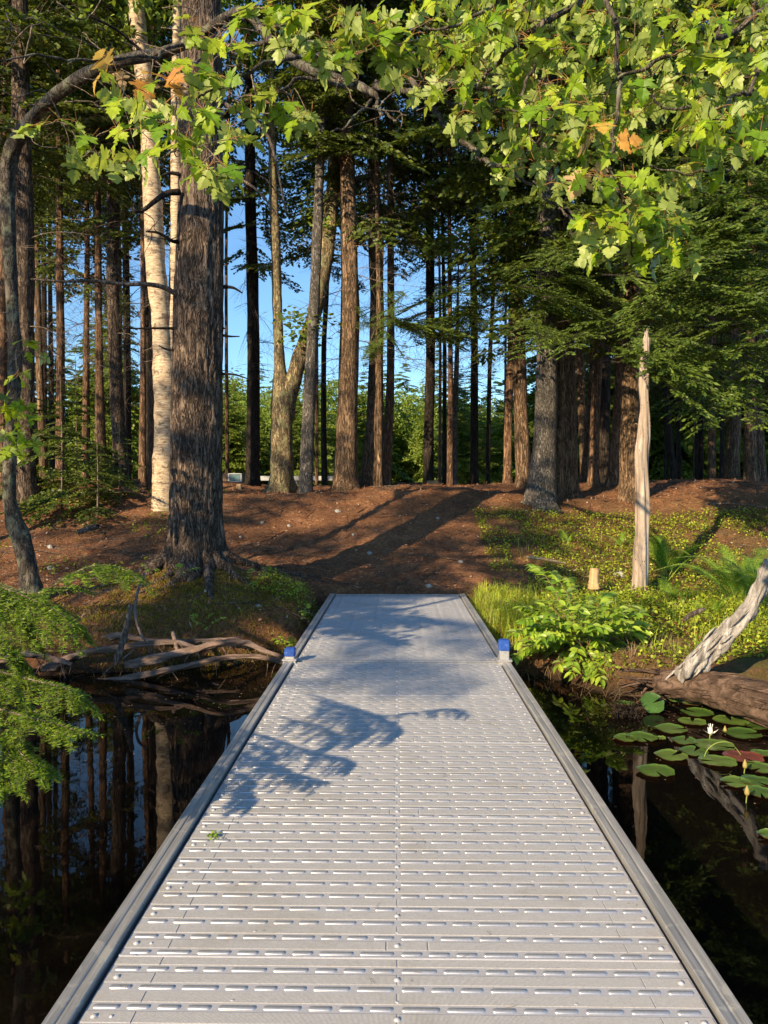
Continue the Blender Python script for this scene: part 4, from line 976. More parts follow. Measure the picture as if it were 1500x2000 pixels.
# left maple
b0 = P(58, 1125, 7.5); b0[2] = gz1(b0[0], b0[1])
mt = thing('maple_tree', 'crooked grey maple at the left edge whose long limb arches over the slope', 'tree', b0)
mp = Maple(mt, 1)
K = [(60, 1160, 7.5, 62), (56, 1120, 7.5, 52), (44, 1060, 7.5, 50), (26, 1010, 7.5, 44), (18, 960, 7.5, 34), (20, 860, 7.5, 32), (28, 760, 7.5, 34), (30, 680, 7.5, 34), (22, 570, 7.5, 34), (16, 440, 7.5, 36), (14, 370, 7.5, 40), (22, 300, 7.4, 40), (50, 248, 7.2, 36), (105, 190, 6.9, 32), (170, 145, 6.6, 32), (240, 118, 6.2, 30), (310, 105, 5.9, 28), (375, 80, 5.6, 27), (440, 35, 5.3, 24), (480, 22, 5.0, 22), (520, 70, 4.7, 24), (580, 122, 4.4, 25), (640, 148, 4.2, 25), (700, 168, 4.0, 23), (735, 186, 3.9, 18)]
pp = np.array([[*(P(a, b, c) - b0), .72 * w * c / 3000.] for a, b, c, w in K]); c = cr(pp, 260)
mb = MB(); tube(mb, c[:, :3], c[:, 3], 18, 0, True, lambda th, z, q: 1 + .07 * np.sin(q * 70 + 2 * th) + .05 * np.sin(q * 160 - 3 * th) + .04 * np.sin(5 * th + q * 30)); mb.build('trunk', B_maple, mt)
mp.nodes += list(c[120:, :3])
mp.limb([(14, 400, 7.5), (-20, 330, 7.6), (-60, 250, 7.7)], .07, .03)
mp.limb([(300, 108, 5.9), (390, 78, 5.3), (470, 90, 4.9), (560, 75, 4.4), (690, 95, 3.9)], .022, .008)
mp.limb([(370, 85, 5.6), (330, 92, 5.2), (300, 110, 4.8), (230, 115, 4.6), (150, 118, 4.4), (90, 107, 4.2), (0, 118, 4)], .013, .004)
mp.limb([(480, 28, 5), (430, 60, 4.4), (400, 110, 3.9), (360, 135, 3.6), (340, 140, 3.4)], .012, .004)
mp.limb([(700, 168, 4), (640, 110, 3.8), (560, 110, 3.6), (500, 130, 3.4), (470, 150, 3.3), (420, 170, 3.2), (380, 190, 3.1)], .012, .004)
mp.limb([(690, 165, 4), (640, 160, 3.7), (580, 158, 3.6), (540, 185, 3.5), (535, 190, 3.4)], .012, .004)
mp.limb([(735, 180, 3.9), (738, 210, 3.8), (760, 228, 3.7), (800, 222, 3.6)], .010, .004)
mp.limb([(725, 195, 3.9), (690, 235, 3.7), (650, 255, 3.6)], .008, .004)
mp.limb([(735, 162, 3.9), (760, 160, 3.85), (790, 150, 3.8), (800, 130, 3.7)], .018, .012)
mp.limb([(735, 165, 3.9), (780, 172, 3.7), (830, 185, 3.5), (890, 165, 3.3), (960, 180, 3.1), (1020, 200, 3.0), (1080, 212, 2.9)], .017, .006)
mp.limb([(750, 100, 3.6), (780, 118, 3.5), (800, 150, 3.4), (822, 180, 3.3), (840, 210, 3.25), (880, 250, 3.2), (915, 285, 3.15), (935, 300, 3.1), (985, 325, 3.05)], .013, .010)
mp.limb([(985, 325, 3.05), (1040, 360, 3.0), (1090, 410, 2.95), (1130, 440, 2.9), (1170, 465, 2.9)], .006, .004)
mp.limb([(1045, 355, 3.0), (1080, 375, 2.95), (1120, 420, 2.9), (1165, 445, 2.9)], .006, .004)
mp.limb([(830, 205, 3.3), (900, 208, 3.2), (980, 222, 3.1), (1070, 232, 3.0)], .008, .004)
mp.limb([(1115, 430, 2.9), (1118, 455, 2.9), (1135, 470, 2.9), (1140, 495, 2.9), (1180, 512, 2.9)], .005, .003)
mp.limb([(440, 300, 3.2), (480, 325, 3.3), (540, 370, 3.4), (562, 420, 3.5)], .005, .003)
mp.limb([(225, 150, 3.2), (240, 180, 3.2), (285, 205, 3.2), (320, 240, 3.15), (355, 252, 3.1)], .005, .003)
mp.limb([(120, 240, 3.4), (160, 285, 3.3), (200, 300, 3.2), (245, 305, 3.1), (300, 305, 3.05), (345, 290, 3.0), (345, 190, 3.1)], .005, .004)
g = np.random.default_rng(3)
for k in range(26):   # bare twigs in the upper left
    x, y = g.uniform(-20, 330), g.uniform(-20, 240); d = g.uniform(3.8, 6); n = 4
    kn = [(x, y, d)]
    for q in range(n): x += g.normal(25, 35); y += g.normal(15, 32); kn.append((x, y, d + g.normal(0, .1)))
    mp.limb(kn, .0045, .002, B_twig, 4, .004, 'twig', attach=False)
for k in range(22):
    x, y = g.uniform(400, 900), g.uniform(20, 240); d = g.uniform(3.2, 4.2)
    kn = [(x, y, d)]
    for q in range(4): x += g.normal(0, 35); y += g.normal(12, 22); kn.append((x, y, d + g.normal(0, .1)))
    mp.limb(kn, .0042, .002, B_twig, 4, .004, 'twig', attach=False)
CL_L = [(85, 245, 3.3, 4, 0), (165, 305, 3.2, 4, 0), (225, 148, 3.2, 3, .8), (268, 150, 3.1, 2, .3), (325, 168, 3.1, 3, .8), (350, 140, 3.2, 3, 0), (385, 145, 3.1, 3, 0), (240, 205, 3.1, 4, 0), (212, 255, 3.1, 1, 0), (300, 225, 3.0, 3, 0), (360, 205, 3.1, 3, 0), (398, 228, 3.0, 3, 0), (365, 258, 2.9, 4, 0), (265, 252, 3.0, 2, 0), (245, 320, 3.0, 3, 0), (292, 305, 2.9, 4, 0), (385, 290, 2.8, 3, 0), (415, 335, 2.7, 5, 0), (440, 330, 2.7, 3, 0), (465, 275, 2.9, 3, 0), (430, 155, 3.1, 3, 0), (420, 80, 3.2, 5, 0), (395, 55, 3.2, 2, 0), (450, 100, 3.2, 3, 0), (520, 15, 3.0, 4, 0), (490, 45, 3.1, 3, 0), (560, 60, 3.2, 3, 0), (640, 35, 2.5, 2, 0), (610, 35, 3, 4, 0), (600, 95, 3.1, 2, 0), (650, 100, 3.1, 4, 0), (690, 110, 3.0, 5, 0), (725, 95, 3.1, 4, 0), (695, 45, 3.0, 5, 0), (755, 50, 3.0, 5, 0), (495, 205, 3.2, 4, 0), (530, 212, 3.2, 4, 0), (570, 205, 3.2, 4, 0), (600, 220, 3.2, 3, 0), (440, 222, 3.2, 2, 0), (475, 238, 3.2, 2, 0), (720, 60, 3.1, 4, 0), (660, 70, 3.2, 3, 0), (790, 95, 3.0, 4, 0), (540, 35, 3.3, 3, 0)]
for px, py, d, n, orr in CL_L: mp.cluster(px, py, d, n + (n > 2), .06, .092, orr)
# low lit shoots on the left trunk
mp.nodes += [np.array(P(20, 820, 7.2) - b0), np.array(P(22, 700, 7.2) - b0)]
for px, py, n in [(50, 670, 4), (40, 740, 5), (30, 790, 5), (60, 810, 5), (15, 850, 5), (55, 860, 5), (25, 880, 4), (5, 800, 4), (70, 690, 3)]: mp.cluster(px, py, 6.6, n, .08, .12)
mp.finish()

# right maple
b1 = np.array((3.9, 4.9, 0.)); b1[2] = gz1(3.9, 4.9)
mt2 = thing('maple_tree', 'leafy maple past the right edge whose sunlit boughs hang across the top right', 'tree', b1)
m2 = Maple(mt2, 2)
pp = np.array([[*(np.array(p) - b1), r] for p, r in [((3.9, 4.9, -0.4), .17), ((3.85, 4.85, .8), .14), ((3.7, 4.5, 2), .125), ((3.3, 3.9, 3.2), .10), ((2.6, 3.3, 3.9), .07), ((1.6, 2.9, 4.1), .04)]])
c = cr(pp, 60); mb = MB(); tube(mb, c[:, :3], c[:, 3], 14, 0, True, lambda th, z, q: 1 + .06 * np.sin(q * 40 + 2 * th)); mb.build('trunk', B_maple, mt2)
m2.nodes += list(c[35:, :3])
m2.limb([(1620, -60, 3.3), (1500, 20, 3.0), (1400, 80, 2.8), (1340, 100, 2.75), (1260, 130, 2.7), (1190, 160, 2.7)], .014, .005)
m2.limb([(1640, 20, 3.2), (1540, 60, 3.0), (1490, 120, 2.8), (1465, 170, 2.7), (1430, 195, 2.65), (1380, 212, 2.6), (1320, 208, 2.6), (1270, 190, 2.6)], .009, .004)
m2.limb([(1640, 120, 3.2), (1540, 200, 2.9), (1480, 285, 2.75), (1430, 320, 2.7), (1390, 335, 2.65), (1330, 335, 2.65), (1272, 322, 2.65)], .008, .003)
m2.limb([(1300, -150, 3.1), (1180, -40, 2.9), (1060, 40, 2.8), (1000, 90, 2.8), (960, 140, 2.9), (930, 160, 2.9)], .014, .005)
m2.limb([(1180, -60, 2.9), (1200, 60, 2.75), (1210, 160, 2.7), (1200, 260, 2.65), (1190, 330, 2.7), (1215, 390, 2.7), (1230, 440, 2.7), (1240, 500, 2.7)], .010, .003)
m2.limb([(1100, -100, 3.0), (1010, -20, 2.8), (900, 40, 2.8), (830, 60, 2.8)], .010, .004)
m2.limb([(1060, 40, 2.8), (1040, 130, 2.75), (1030, 210, 2.7), (1035, 280, 2.7)], .008, .003)
g = np.random.default_rng(8)
def fill(x0, x1, y0, y1, n, d0=2.4, d1=3.3, orange=0.0, size=.075):
    pts = []
    for _ in range(n):
        best = None; bd = -1
        for t_ in range(8):
            p = (g.uniform(x0, x1), g.uniform(y0, y1)); dm = min([math.hypot(p[0] - q[0], p[1] - q[1]) for q in pts] + [999])
            if dm > bd: bd = dm; best = p
        pts.append(best); m2.cluster(best[0], best[1], g.uniform(d0, d1), int(g.integers(4, 7)), .06, size, orange)
fill(820, 1520, -40, 110, 60, 2.5, 3.6); fill(860, 1500, 90, 200, 36, 2.5, 3.6); fill(1020, 1420, 180, 285, 24); fill(900, 1050, 190, 280, 4)
fill(950, 1070, 290, 330, 5); fill(1080, 1230, 270, 360, 7, orange=.12); fill(1160, 1230, 265, 310, 2, 2.4, 2.5, orange=.7); fill(1200, 1330, 350, 430, 7)
fill(1160, 1330, 430, 500, 13, 2.5, 2.9); fill(1330, 1440, 240, 340, 5); fill(1430, 1520, 180, 300, 6); fill(800, 880, 90, 190, 4)
m2.finish()

# ------------------------------------------------------------------ near hemlock at the left, needle by needle
def near_hemlock():
    b = np.array((-3.75, 2.75, 0.)); b[2] = gz1(b[0], b[1])
    t = thing('hemlock_tree', 'young hemlock past the left edge with bright needled boughs reaching over the water', 'tree', b)
    mb = MB(); tube(mb, cr([(0, 0, -.3), (.1, 0, 1), (.05, 0, 3), (0, 0, 6.4)], 20), np.linspace(.10, .012, 20), 12); mb.build('trunk', B_brown, t)
    mb = MB(); g = np.random.default_rng(44)
    for k in range(36):
        u = (k + g.random()) / 36; z = .9 + 5.3 * u; L = (2.3 * (1.05 - u) ** .6) * g.uniform(.7, 1.05)
        az = g.uniform(0, 6.28)
        if (3.9 < az < 6.28 or az < .3) and z < 3.1: continue
        if z < 1.5: continue
        put_spray(mb, SPR[g.integers(6)], L, az, R(g.uniform(-18, 10)), g.uniform(-.3, .3), np.array((0.05, 0, z)), g, .014)
    mb.build('crown', [F_hem, B_twig], t)
    needle = np.array([(0, -.5, 0), (.5, -.5, .03), (1, 0, 0), (.5, .5, .03), (0, .5, 0)])
    def bough(kn, r0, seed, nshoot, ls, droop=-.5, spread=1.0):
        g = np.random.default_rng(seed); mb = MB(); pts = np.array([P(*q) for q in kn]) - b; c = cr(pts, 24)
        tube(mb, c, np.linspace(r0, .0015, 24), 6, 1)
        S_ = []; E_ = []
        T_ = unit(np.gradient(c, axis=0))
        for k in range(nshoot):
            i = int(2 + 21 * (k / nshoot)); p = c[i]; tdir = T_[i]
            side = (-1)**k; lat = unit(np.cross(tdir, (0, 0, 1.))) * side
            L = 1.3 * ls * (1 - .55 * (i / 23)) * g.uniform(.6, 1.15)
            d = unit(tdir * .7 + lat * spread * g.uniform(.5, 1) + np.array((0, 0, droop * g.uniform(.3, 1.3))))
            pr = p; m_ = 5
            for q in range(m_):
                d2 = unit(d + np.array((0, 0, -.09 * q))); nx_ = pr + d2 * L / m_; S_.append(pr); E_.append(nx_)
                if q >= 0 and L > .05:
                    for s2 in (-1, 1):
                        if g.random() < .85:
                            l2 = unit(np.cross(d2, (0, 0, 1.))) * s2; dd = unit(d2 * .75 + l2 * .8 + np.array((0, 0, g.uniform(-.5, .05)))); LL = L * .42 * (1 - q / 6) * g.uniform(.5, 1.1)
                            a = pr; 
                            for w in range(2): e = a + dd * LL / 2; S_.append(a); E_.append(e); a = e; dd = unit(dd + np.array((0, 0, -.1)))
                pr = nx_
        for i in range(3, 23): S_.append(c[i]); E_.append(c[i + 1])
        S_ = np.array(S_); E_ = np.array(E_); prisms(mb, S_, E_, .0011, .0009, 1)
        ln = np.linalg.norm(E_ - S_, axis=1); cnt = np.maximum(2, (ln / .0013).astype(int)); idx = np.repeat(np.arange(len(S_)), cnt); n = len(idx)
        u = g.random(n)[:, None]; D = unit(E_ - S_)[idx]; pos = S_[idx] + (E_ - S_)[idx] * u
        upv = np.tile((0, 0, 1.), (n, 1)); lat = unit(np.cross(D, upv)) * np.where(g.random(n) < .5, -1, 1)[:, None]
        nd = unit(D * .40 + lat * g.uniform(.6, 1.1, n)[:, None] + upv * g.uniform(-.15, .55, n)[:, None])
        F = frames(nd, None, .4, g); l = g.uniform(.013, .020, n); F = F * np.stack([l, np.full(n, .0024), np.full(n, .005)], 1)[:, None, :]
        V = np.einsum('nij,kj->nki', F, needle) + pos[:, None, :]
        o = np.arange(n)[:, None] * 5
        mb.add(V.reshape(-1, 3), np.hstack([o, o + 1, o + 3, o + 4]), np.hstack([o + 1, o + 2, o + 3]), 0)
        mb.build('bough', [F_needle, B_twig], t)
    d = 2.6
    bough([(-260, 1060, 2.7), (-100, 1110, 2.65), (0, 1142, 2.6), (70, 1160, 2.55), (140, 1122, 2.5), (190, 1104, 2.5), (240, 1112, 2.5), (275, 1136, 2.45)], .006, 1, 30, .15)
    bough([(-200, 1090, 2.7), (-60, 1130, 2.6), (10, 1150, 2.5), (70, 1175, 2.45), (120, 1200, 2.4), (160, 1235, 2.4)], .005, 2, 32, .20)
    bough([(-200, 1120, 2.6), (-60, 1150, 2.5), (0, 1180, 2.45), (40, 1215, 2.4), (70, 1250, 2.4)], .005, 3, 30, .2)
    bough([(-240, 1240, 2.6), (-80, 1285, 2.5), (0, 1312, 2.4), (70, 1330, 2.35), (130, 1345, 2.3), (165, 1368, 2.3)], .006, 4, 32, .16)
    bough([(-240, 1300, 2.5), (-80, 1350, 2.45), (0, 1385, 2.35), (60, 1402, 2.3), (110, 1415, 2.3), (165, 1432, 2.25)], .006, 5, 32, .13)
    bough([(-240, 1360, 2.5), (-80, 1400, 2.4), (-10, 1430, 2.3), (30, 1460, 2.3), (60, 1490, 2.25), (85, 1500, 2.25)], .005, 6, 30, .15)
    bough([(-200, 1400, 2.4), (-80, 1430, 2.35), (-20, 1470, 2.3), (10, 1510, 2.3), (22, 1540, 2.25)], .005, 7, 26, .13)
    bough([(-200, 1180, 2.6), (-80, 1210, 2.5), (-10, 1240, 2.4), (30, 1275, 2.4), (45, 1300, 2.4)], .005, 8, 24, .13)
    bough([(-200, 1290, 2.7), (-60, 1320, 2.6), (20, 1350, 2.5), (60, 1385, 2.5), (90, 1400, 2.4)], .005, 9, 24, .13)
near_hemlock()

# ------------------------------------------------------------------ snag, stump, logs, roots
def rough_fn(s, a=.08):
    return lambda th, z, q: 1 + a * 2.2 * vn(np.cos(th) * 2.5 + 9 + q * 3, np.sin(th) * 2.5 + q * 14, 1, 3) - a * 3.0 * np.maximum(0, .16 - np.abs(vn(th * 3.5 + np.sin(q * 12) * .6, q * 9, 1, 5))) * sstep(np.minimum(th, 6.283 - th) / .3) - a * 2.0 * np.maximum(0, .14 - np.abs(vn(th * 7 + np.sin(q * 17), q * 22, 1, 6))) + a * np.sin(3 * th + q * 9 + s) + a * .7 * np.sin(7 * th + q * 23 + s) + a * .5 * np.sin(q * 47 + 2 * th) + a * .3 * np.sin(13 * th + q * 5)
def piece(name, cat, label, kn, mat, n=12, group=None, rough=.08, steps=None, extra=None, ends=True):
    """kn rows: px,py,d,width px"""
    b = P(*kn[0][:3]); t = None
    pp = np.array([[*(P(a, b_, c) - b), w * c / 3000.] for a, b_, c, w in kn]); c = cr(pp, steps or len(kn) * 12)
    mb = MB(); tube(mb, c[:, :3], np.maximum(c[:, 3], .001), n, 0, True, rough_fn(kn[0][0] * .1, rough))
    if extra: extra(mb, c)
    o = mb.build(name, mat); o.location = b
    tag(o, label, cat, group); return o
def snag_extra(mb, c):
    g = np.random.default_rng(2); top = c[-1, :3]
    for k in range(6): e = top + np.array((g.normal(0, .02), g.normal(0, .02), g.uniform(.05, .13))); tube(mb, cr([top + g.normal(0, .012, 3) - (0, 0, .04), e], 3), [.014, .008, .001], 4)
    for k in range(22):
        i = g.integers(10, len(c) - 4); a = g.uniform(0, 6.28); r = c[i, 3]; d = np.array((math.cos(a), math.sin(a) * .5, g.uniform(0, .5)))
        tube(mb, [c[i, :3] + d * r * .8, c[i, :3] + d * (r + g.uniform(.012, .04))], [.006, .002], 4)
piece('dead_snag', 'dead tree', 'tall bleached broken snag standing bare on the green slope right of the dock', [(1246, 1190, 9, 40), (1249, 1160, 9, 30), (1252, 1080, 9, 27), (1254, 1000, 9, 26), (1252, 900, 9, 27), (1256, 850, 9, 24), (1259, 800, 9, 16), (1258, 760, 9, 19), (1260, 715, 9, 21), (1262, 690, 9, 14), (1263, 660, 9, 12)], M_snag, 44, rough=.09, steps=300, extra=snag_extra)
piece('tree_stump', 'stump', 'small cut yellowish stump low in the grass left of the snag', [(1160, 1150, 9.0, 24), (1160, 1135, 9.0, 20), (1161, 1112, 9.0, 18), (1161, 1111, 9.0, 17)], M_cut, 14, rough=.05)
def drift_extra(mb, c):
    g = np.random.default_rng(5)
    for k in range(26):
        i = g.integers(2, int(len(c) * .55)); a = g.uniform(0, 6.28); r = c[i, 3]; T_ = unit(c[min(i + 3, len(c) - 1), :3] - c[i, :3]); d = rand_dirs(1, g)[0]; d = unit(d - T_ * d.dot(T_))
        s = c[i, :3] + d * r * .95; e = s + T_ * g.uniform(.08, .26) * (1 if g.random() < .6 else -1) + d * g.uniform(0, .018)
        tube(mb, cr([s, (s + e) / 2 + d * .006, e], 4), [.004, .011, .009, .001], 4)
piece('bleached_branch', 'dead branch', 'splintered silver white dead branch curving up from the brown log at the right', [(1330, 1325, 5.55, 26), (1350, 1305, 5.5, 36), (1385, 1268, 5.45, 37), (1425, 1232, 5.4, 32), (1455, 1200, 5.4, 28), (1480, 1160, 5.4, 25), (1495, 1120, 5.4, 27), (1505, 1095, 5.4, 22)], M_drift, 40, rough=.2, extra=drift_extra, steps=180)
def log_extra(mb, c):
    g = np.random.default_rng(6)
    for k in range(230):
        i = g.integers(0, len(c) - 6); r = c[i, 3]; T_ = unit(c[min(i + 3, len(c) - 1), :3] - c[max(i - 3, 0), :3]); d = rand_dirs(1, g)[0]; d = unit(d - T_ * d.dot(T_)); 
        s = c[i, :3] + d * r * .93; w_ = g.uniform(.3, 1); e = s + T_ * g.uniform(.1, .5) + d * g.uniform(-.015, .012) + g.normal(0, .012, 3)
        tube(mb, cr([s, (s + e) / 2 + d * .006, e], 4), np.array([.003, .016, .012, .001]) * w_, 5)
    for k in range(16):
        s = c[2, :3] + g.normal(0, .05, 3); e = s + np.array((-g.uniform(.1, .32), g.normal(0, .1), g.uniform(-.12, .08))); tube(mb, cr([s, (s + e) / 2 + g.normal(0, .02, 3), e], 6), np.linspace(.014, .002, 6), 4)
piece('fallen_log', 'log', 'brown rotting log half in the water at the right edge below the white branch', [(1280, 1335, 5.75, 30), (1300, 1335, 5.7, 52), (1340, 1338, 5.6, 56), (1400, 1347, 5.4, 66), (1460, 1364, 5.2, 76), (1540, 1387, 4.95, 82), (1680, 1400, 4.7, 85)], M_log, 56, rough=.07, extra=log_extra, steps=240)
g = np.random.default_rng(14)
ROOTS = [
 ('uppermost pale root curving under the mossy bank left of the upright stick', [(65, 1308, 6.5, 20), (110, 1297, 6.5, 26), (150, 1278, 6.5, 22), (225, 1268, 6.5, 18), (335, 1256, 6.5, 15), (400, 1268, 6.6, 12)]),
 ('thick twisted root arching from mid bank toward the left dock post', [(245, 1297, 6.4, 20), (300, 1285, 6.4, 24), (375, 1274, 6.4, 22), (430, 1259, 6.4, 20), (480, 1257, 6.5, 17), (510, 1270, 6.5, 14), (556, 1285, 6.5, 10)]),
 ('longest lower root lying along the waterline up to the left dock post', [(115, 1331, 6.35, 14), (200, 1330, 6.35, 18), (280, 1322, 6.35, 19), (360, 1302, 6.35, 16), (435, 1285, 6.35, 15), (500, 1280, 6.4, 14), (556, 1294, 6.4, 12)]),
 ('short dark root lying behind the twisted ones beneath the moss', [(180, 1262, 6.8, 16), (230, 1245, 6.8, 18), (300, 1250, 6.8, 14), (400, 1248, 6.85, 12), (470, 1250, 6.9, 10)]),
 ('dark submerged looking root low at the left near the needled boughs', [(0, 1290, 6.2, 14), (60, 1275, 6.3, 20), (105, 1285, 6.35, 16), (140, 1300, 6.35, 10)]),
]
def root_extra(mb, c):
    for k in range(9):
        i = g.integers(2, len(c) - 2); s = c[i, :3]; e = s + np.array((g.normal(0, .08), g.normal(-.03, .04), -g.uniform(.05, .2)))
        tube(mb, cr([s, (s + e) / 2 + g.normal(0, .02, 3), e], 5), np.linspace(.005, .0015, 5), 4)
for lab, kn in ROOTS: piece('bank_root', 'root', lab, [(a_, b_ + 3 * math.sin(a_ * .13), c_, w_ * .68) for a_, b_, c_, w_ in kn], M_root, 20, 'roots under the mossy bank', rough=.2, extra=root_extra, steps=120)
piece('upright_stick', 'stick', 'thick rough stick leaning upright against the bank roots', [(226, 1298, 6.3, 11), (236, 1262, 6.3, 14), (247, 1225, 6.35, 13), (256, 1180, 6.4, 10)], B_dead, 9, rough=.1)
piece('hanging_root', 'root', 'slender root hanging down from below the huge hemlock foot', [(282, 1122, 7.0, 6), (268, 1160, 6.8, 6), (265, 1205, 6.6, 6), (276, 1240, 6.5, 5), (290, 1256, 6.45, 4)], M_root, 7)
piece('short_root', 'root', 'short stubby root dropping from the middle of the mossy bank', [(338, 1235, 6.6, 8), (343, 1258, 6.5, 9), (351, 1283, 6.4, 7)], M_root, 8)
piece('floating_stick', 'stick', 'light peeled stick floating in dark water left of the dock', [(417, 1336, 6.2, 6), (450, 1350, 6.05, 5), (508, 1364, 5.85, 4)], B_dead, 7)
piece('floating_stick', 'stick', 'darker thin stick floating just below the peeled one', [(415, 1379, 5.6, 4), (460, 1370, 5.7, 5), (506, 1369, 5.75, 3)], M_root, 6)
piece('floating_reed', 'reed', 'long thin straw floating on the water left of the reflections', [(118, 1412, 5.15, 2.5), (170, 1410, 5.18, 2.5), (228, 1406, 5.22, 2)], F_reed, 4)
piece('thin_stick', 'stick', 'thin pale stick slanting across the roots below the upright stick', [(200, 1317, 6.25, 4), (235, 1290, 6.3, 4), (270, 1263, 6.35, 3)], B_dead, 6)
piece('fallen_log', 'log', 'short pale birch log lying on the shaded slope left of the hemlock', [(152, 1040, 9.9, 9), (160, 1037, 9.9, 11), (187, 1029, 9.95, 11), (190, 1028, 9.95, 9)], B_grey, 10)
piece('fallen_pole', 'pole', 'long thin bleached pole lying across the needles at the right edge', [(1380, 985, 11.5, 4), (1440, 984, 11.5, 4), (1560, 1000, 11.3, 5)], B_dead, 6)
piece('fallen_pole', 'pole', 'tan pole lying in green cover left of the snag foot', [(1028, 1088, 9.9, 6), (1060, 1092, 9.8, 6), (1105, 1100, 9.6, 4)], M_cut, 6)
piece('fallen_stick', 'stick', 'grey stick lying over the moss from the hemlock foot toward the dock', [(370, 1150, 8.0, 6), (420, 1160, 7.9, 9), (480, 1155, 7.85, 8), (520, 1160, 7.8, 6), (552, 1186, 7.6, 5)], M_root, 7)
piece('fallen_stick', 'stick', 'grey curved branch half buried in the right hand undergrowth', [(1335, 1212, 6.6, 6), (1350, 1200, 6.65, 11), (1375, 1190, 6.7, 8)], B_dead, 7)
piece('dock_debris', 'twig', 'tiny dark twig lying on the near dock panels', [(664, 1482, 3.47, 2), (680, 1481, 3.475, 3.5), (697, 1483, 3.465, 2)], B_dead, 5)
g = np.random.default_rng(71); n = 260; x = g.uniform(-.7, .7, n); y = 1.2 + 7.8 * g.random(n); a_ = g.uniform(0, 6.28, n); L_ = g.uniform(.008, .03, n)
A_ = np.stack([x, y, np.full(n, .0045)], 1); mb = MB(); prisms(mb, A_, A_ + np.stack([np.cos(a_) * L_, np.sin(a_) * L_, g.uniform(0, .004, n)], 1), .0006, .0005); mb.build('dropped_needles', F_reed, kind='stuff')
mb = MB(); n = 40; F = frames(rand_dirs(n, g) * (1, 1, .4), None, .5, g) * .011; batch(mb, DIAM, [(0, 1, 2, 3)], F, PZ(418, 1630, .012) + g.normal(0, 1, (n, 3)) * (.009, .012, .002)); o = mb.build('green_sprig', F_needle); tag(o, 'tiny green sprig lying on the left side of the near dock section', 'sprig')
g = np.random.default_rng(72); n = 520; y = 7.2 + 7.5 * g.random(n) ** 1.2; x = np.where(g.random(n) < .7, g.uniform(-.55, -.12, n), g.uniform(-.1, .55, n)) * y; k_ = (gz(x, y) > -.2) & ~((abs(x) < .9) & (y < 9.2)); x, y = x[k_], y[k_]; n = len(x)
an = g.normal(.3, .7, n); L_ = g.uniform(.12, .7, n); mb = MB(); prisms(mb, on_ground(x, y, .012), on_ground(x + np.cos(an) * L_, y + np.sin(an) * L_, .014), g.uniform(.004, .012, n), .003); mb.build('fallen_sticks', B_dead, kind='stuff')
g = np.random.default_rng(73); n = 900; x = np.concatenate([g.uniform(-3.2, -.85, n // 2), g.uniform(.85, 3.2, n // 2)]); y = np.concatenate([6.5 - np.abs(g.normal(0, .9, n // 2)), 5.9 - np.abs(g.normal(0, .9, n // 2))])
F = frames(rand_dirs(n, g) * (1, 1, 0.001), None, 0, g) * g.uniform(.004, .02, n)[:, None, None]; mb = MB(); batch(mb, np.array([(0, 0, 0), (.5, -.3, 0), (1, 0, 0), (.5, .3, 0)]), [(0, 1, 2, 3)], F, np.stack([x, y, np.full(n, WZ + .004)], 1)); mb.build('floating_specks', F_reed, kind='stuff')

# stones
def stone(px, py, w, label, gi=0):
    d = 9.5
    for _ in range(25):
        p = P(px, py, d); e = p[2] - gz1(p[0], p[1]); d += e * 2.0
        d = min(max(d, 6.5), 17)
    p = P(px, py, d); r = w * d / 3000.; g = np.random.default_rng(int(px * 7 + py))
    mb = MB(); n, m_ = 10, 7; V = []
    for i in range(m_):
        ph = math.pi * i / (m_ - 1)
        for j in range(n): th = 2 * math.pi * j / n; k = 1 + .22 * math.sin(2 * th + px) * math.sin(ph) + .18 * math.cos(3 * ph + th); V.append((r * k * math.sin(ph) * math.cos(th), r * .8 * k * math.sin(ph) * math.sin(th), r * .62 * k * math.cos(ph)))
    q = [(i * n + j, i * n + (j + 1) % n, (i + 1) * n + (j + 1) % n, (i + 1) * n + j) for i in range(m_ - 1) for j in range(n)]
    mb.add(V, q); o = mb.build('stone', M_rock, smooth=False); o.location = (p[0], p[1], gz1(p[0], p[1]) + r * .25); tag(o, label, 'stone', 'pale stones on the slope')
for a in [(837, 1146, 13, 'pale squarish stone just beyond the far end of the dock'), (935, 1163, 14, 'white flat stone beside the right corner of the dock end'), (722, 1082, 12, 'whitish stone lit on the red needles above the dock'),
          (512, 1022, 9, 'small grey stone on the slope right of the hemlock'), (660, 1000, 12, 'pale flat stone high on the slope under the pinkish trunk'), (855, 1013, 8, 'small stone high on the slope right of centre'),
          (505, 1186, 13, 'light stone on the moss beside the grey fallen stick'), (1155, 1172, 18, 'bluish white stone in the shrub left of the snag'), (1210, 1125, 20, 'bluish stone behind the shrub by the stump'),
          (100, 1112, 16, 'rounded grey stone at the foot of the left maple'), (565, 1028, 9, 'tiny pale stone mid slope left of centre'), (98, 1070, 14, 'pale leaf shaped stone beside the left maple'), (1216, 1055, 8, 'small stone in the green cover near the snag'),
          (690, 1045, 8, 'small grey stone in the middle of the red slope'), (470, 1050, 8, 'small dull stone right of the hemlock trunk'), (900, 1098, 9, 'small pinkish stone right of the path above the dock')]: stone(*a)

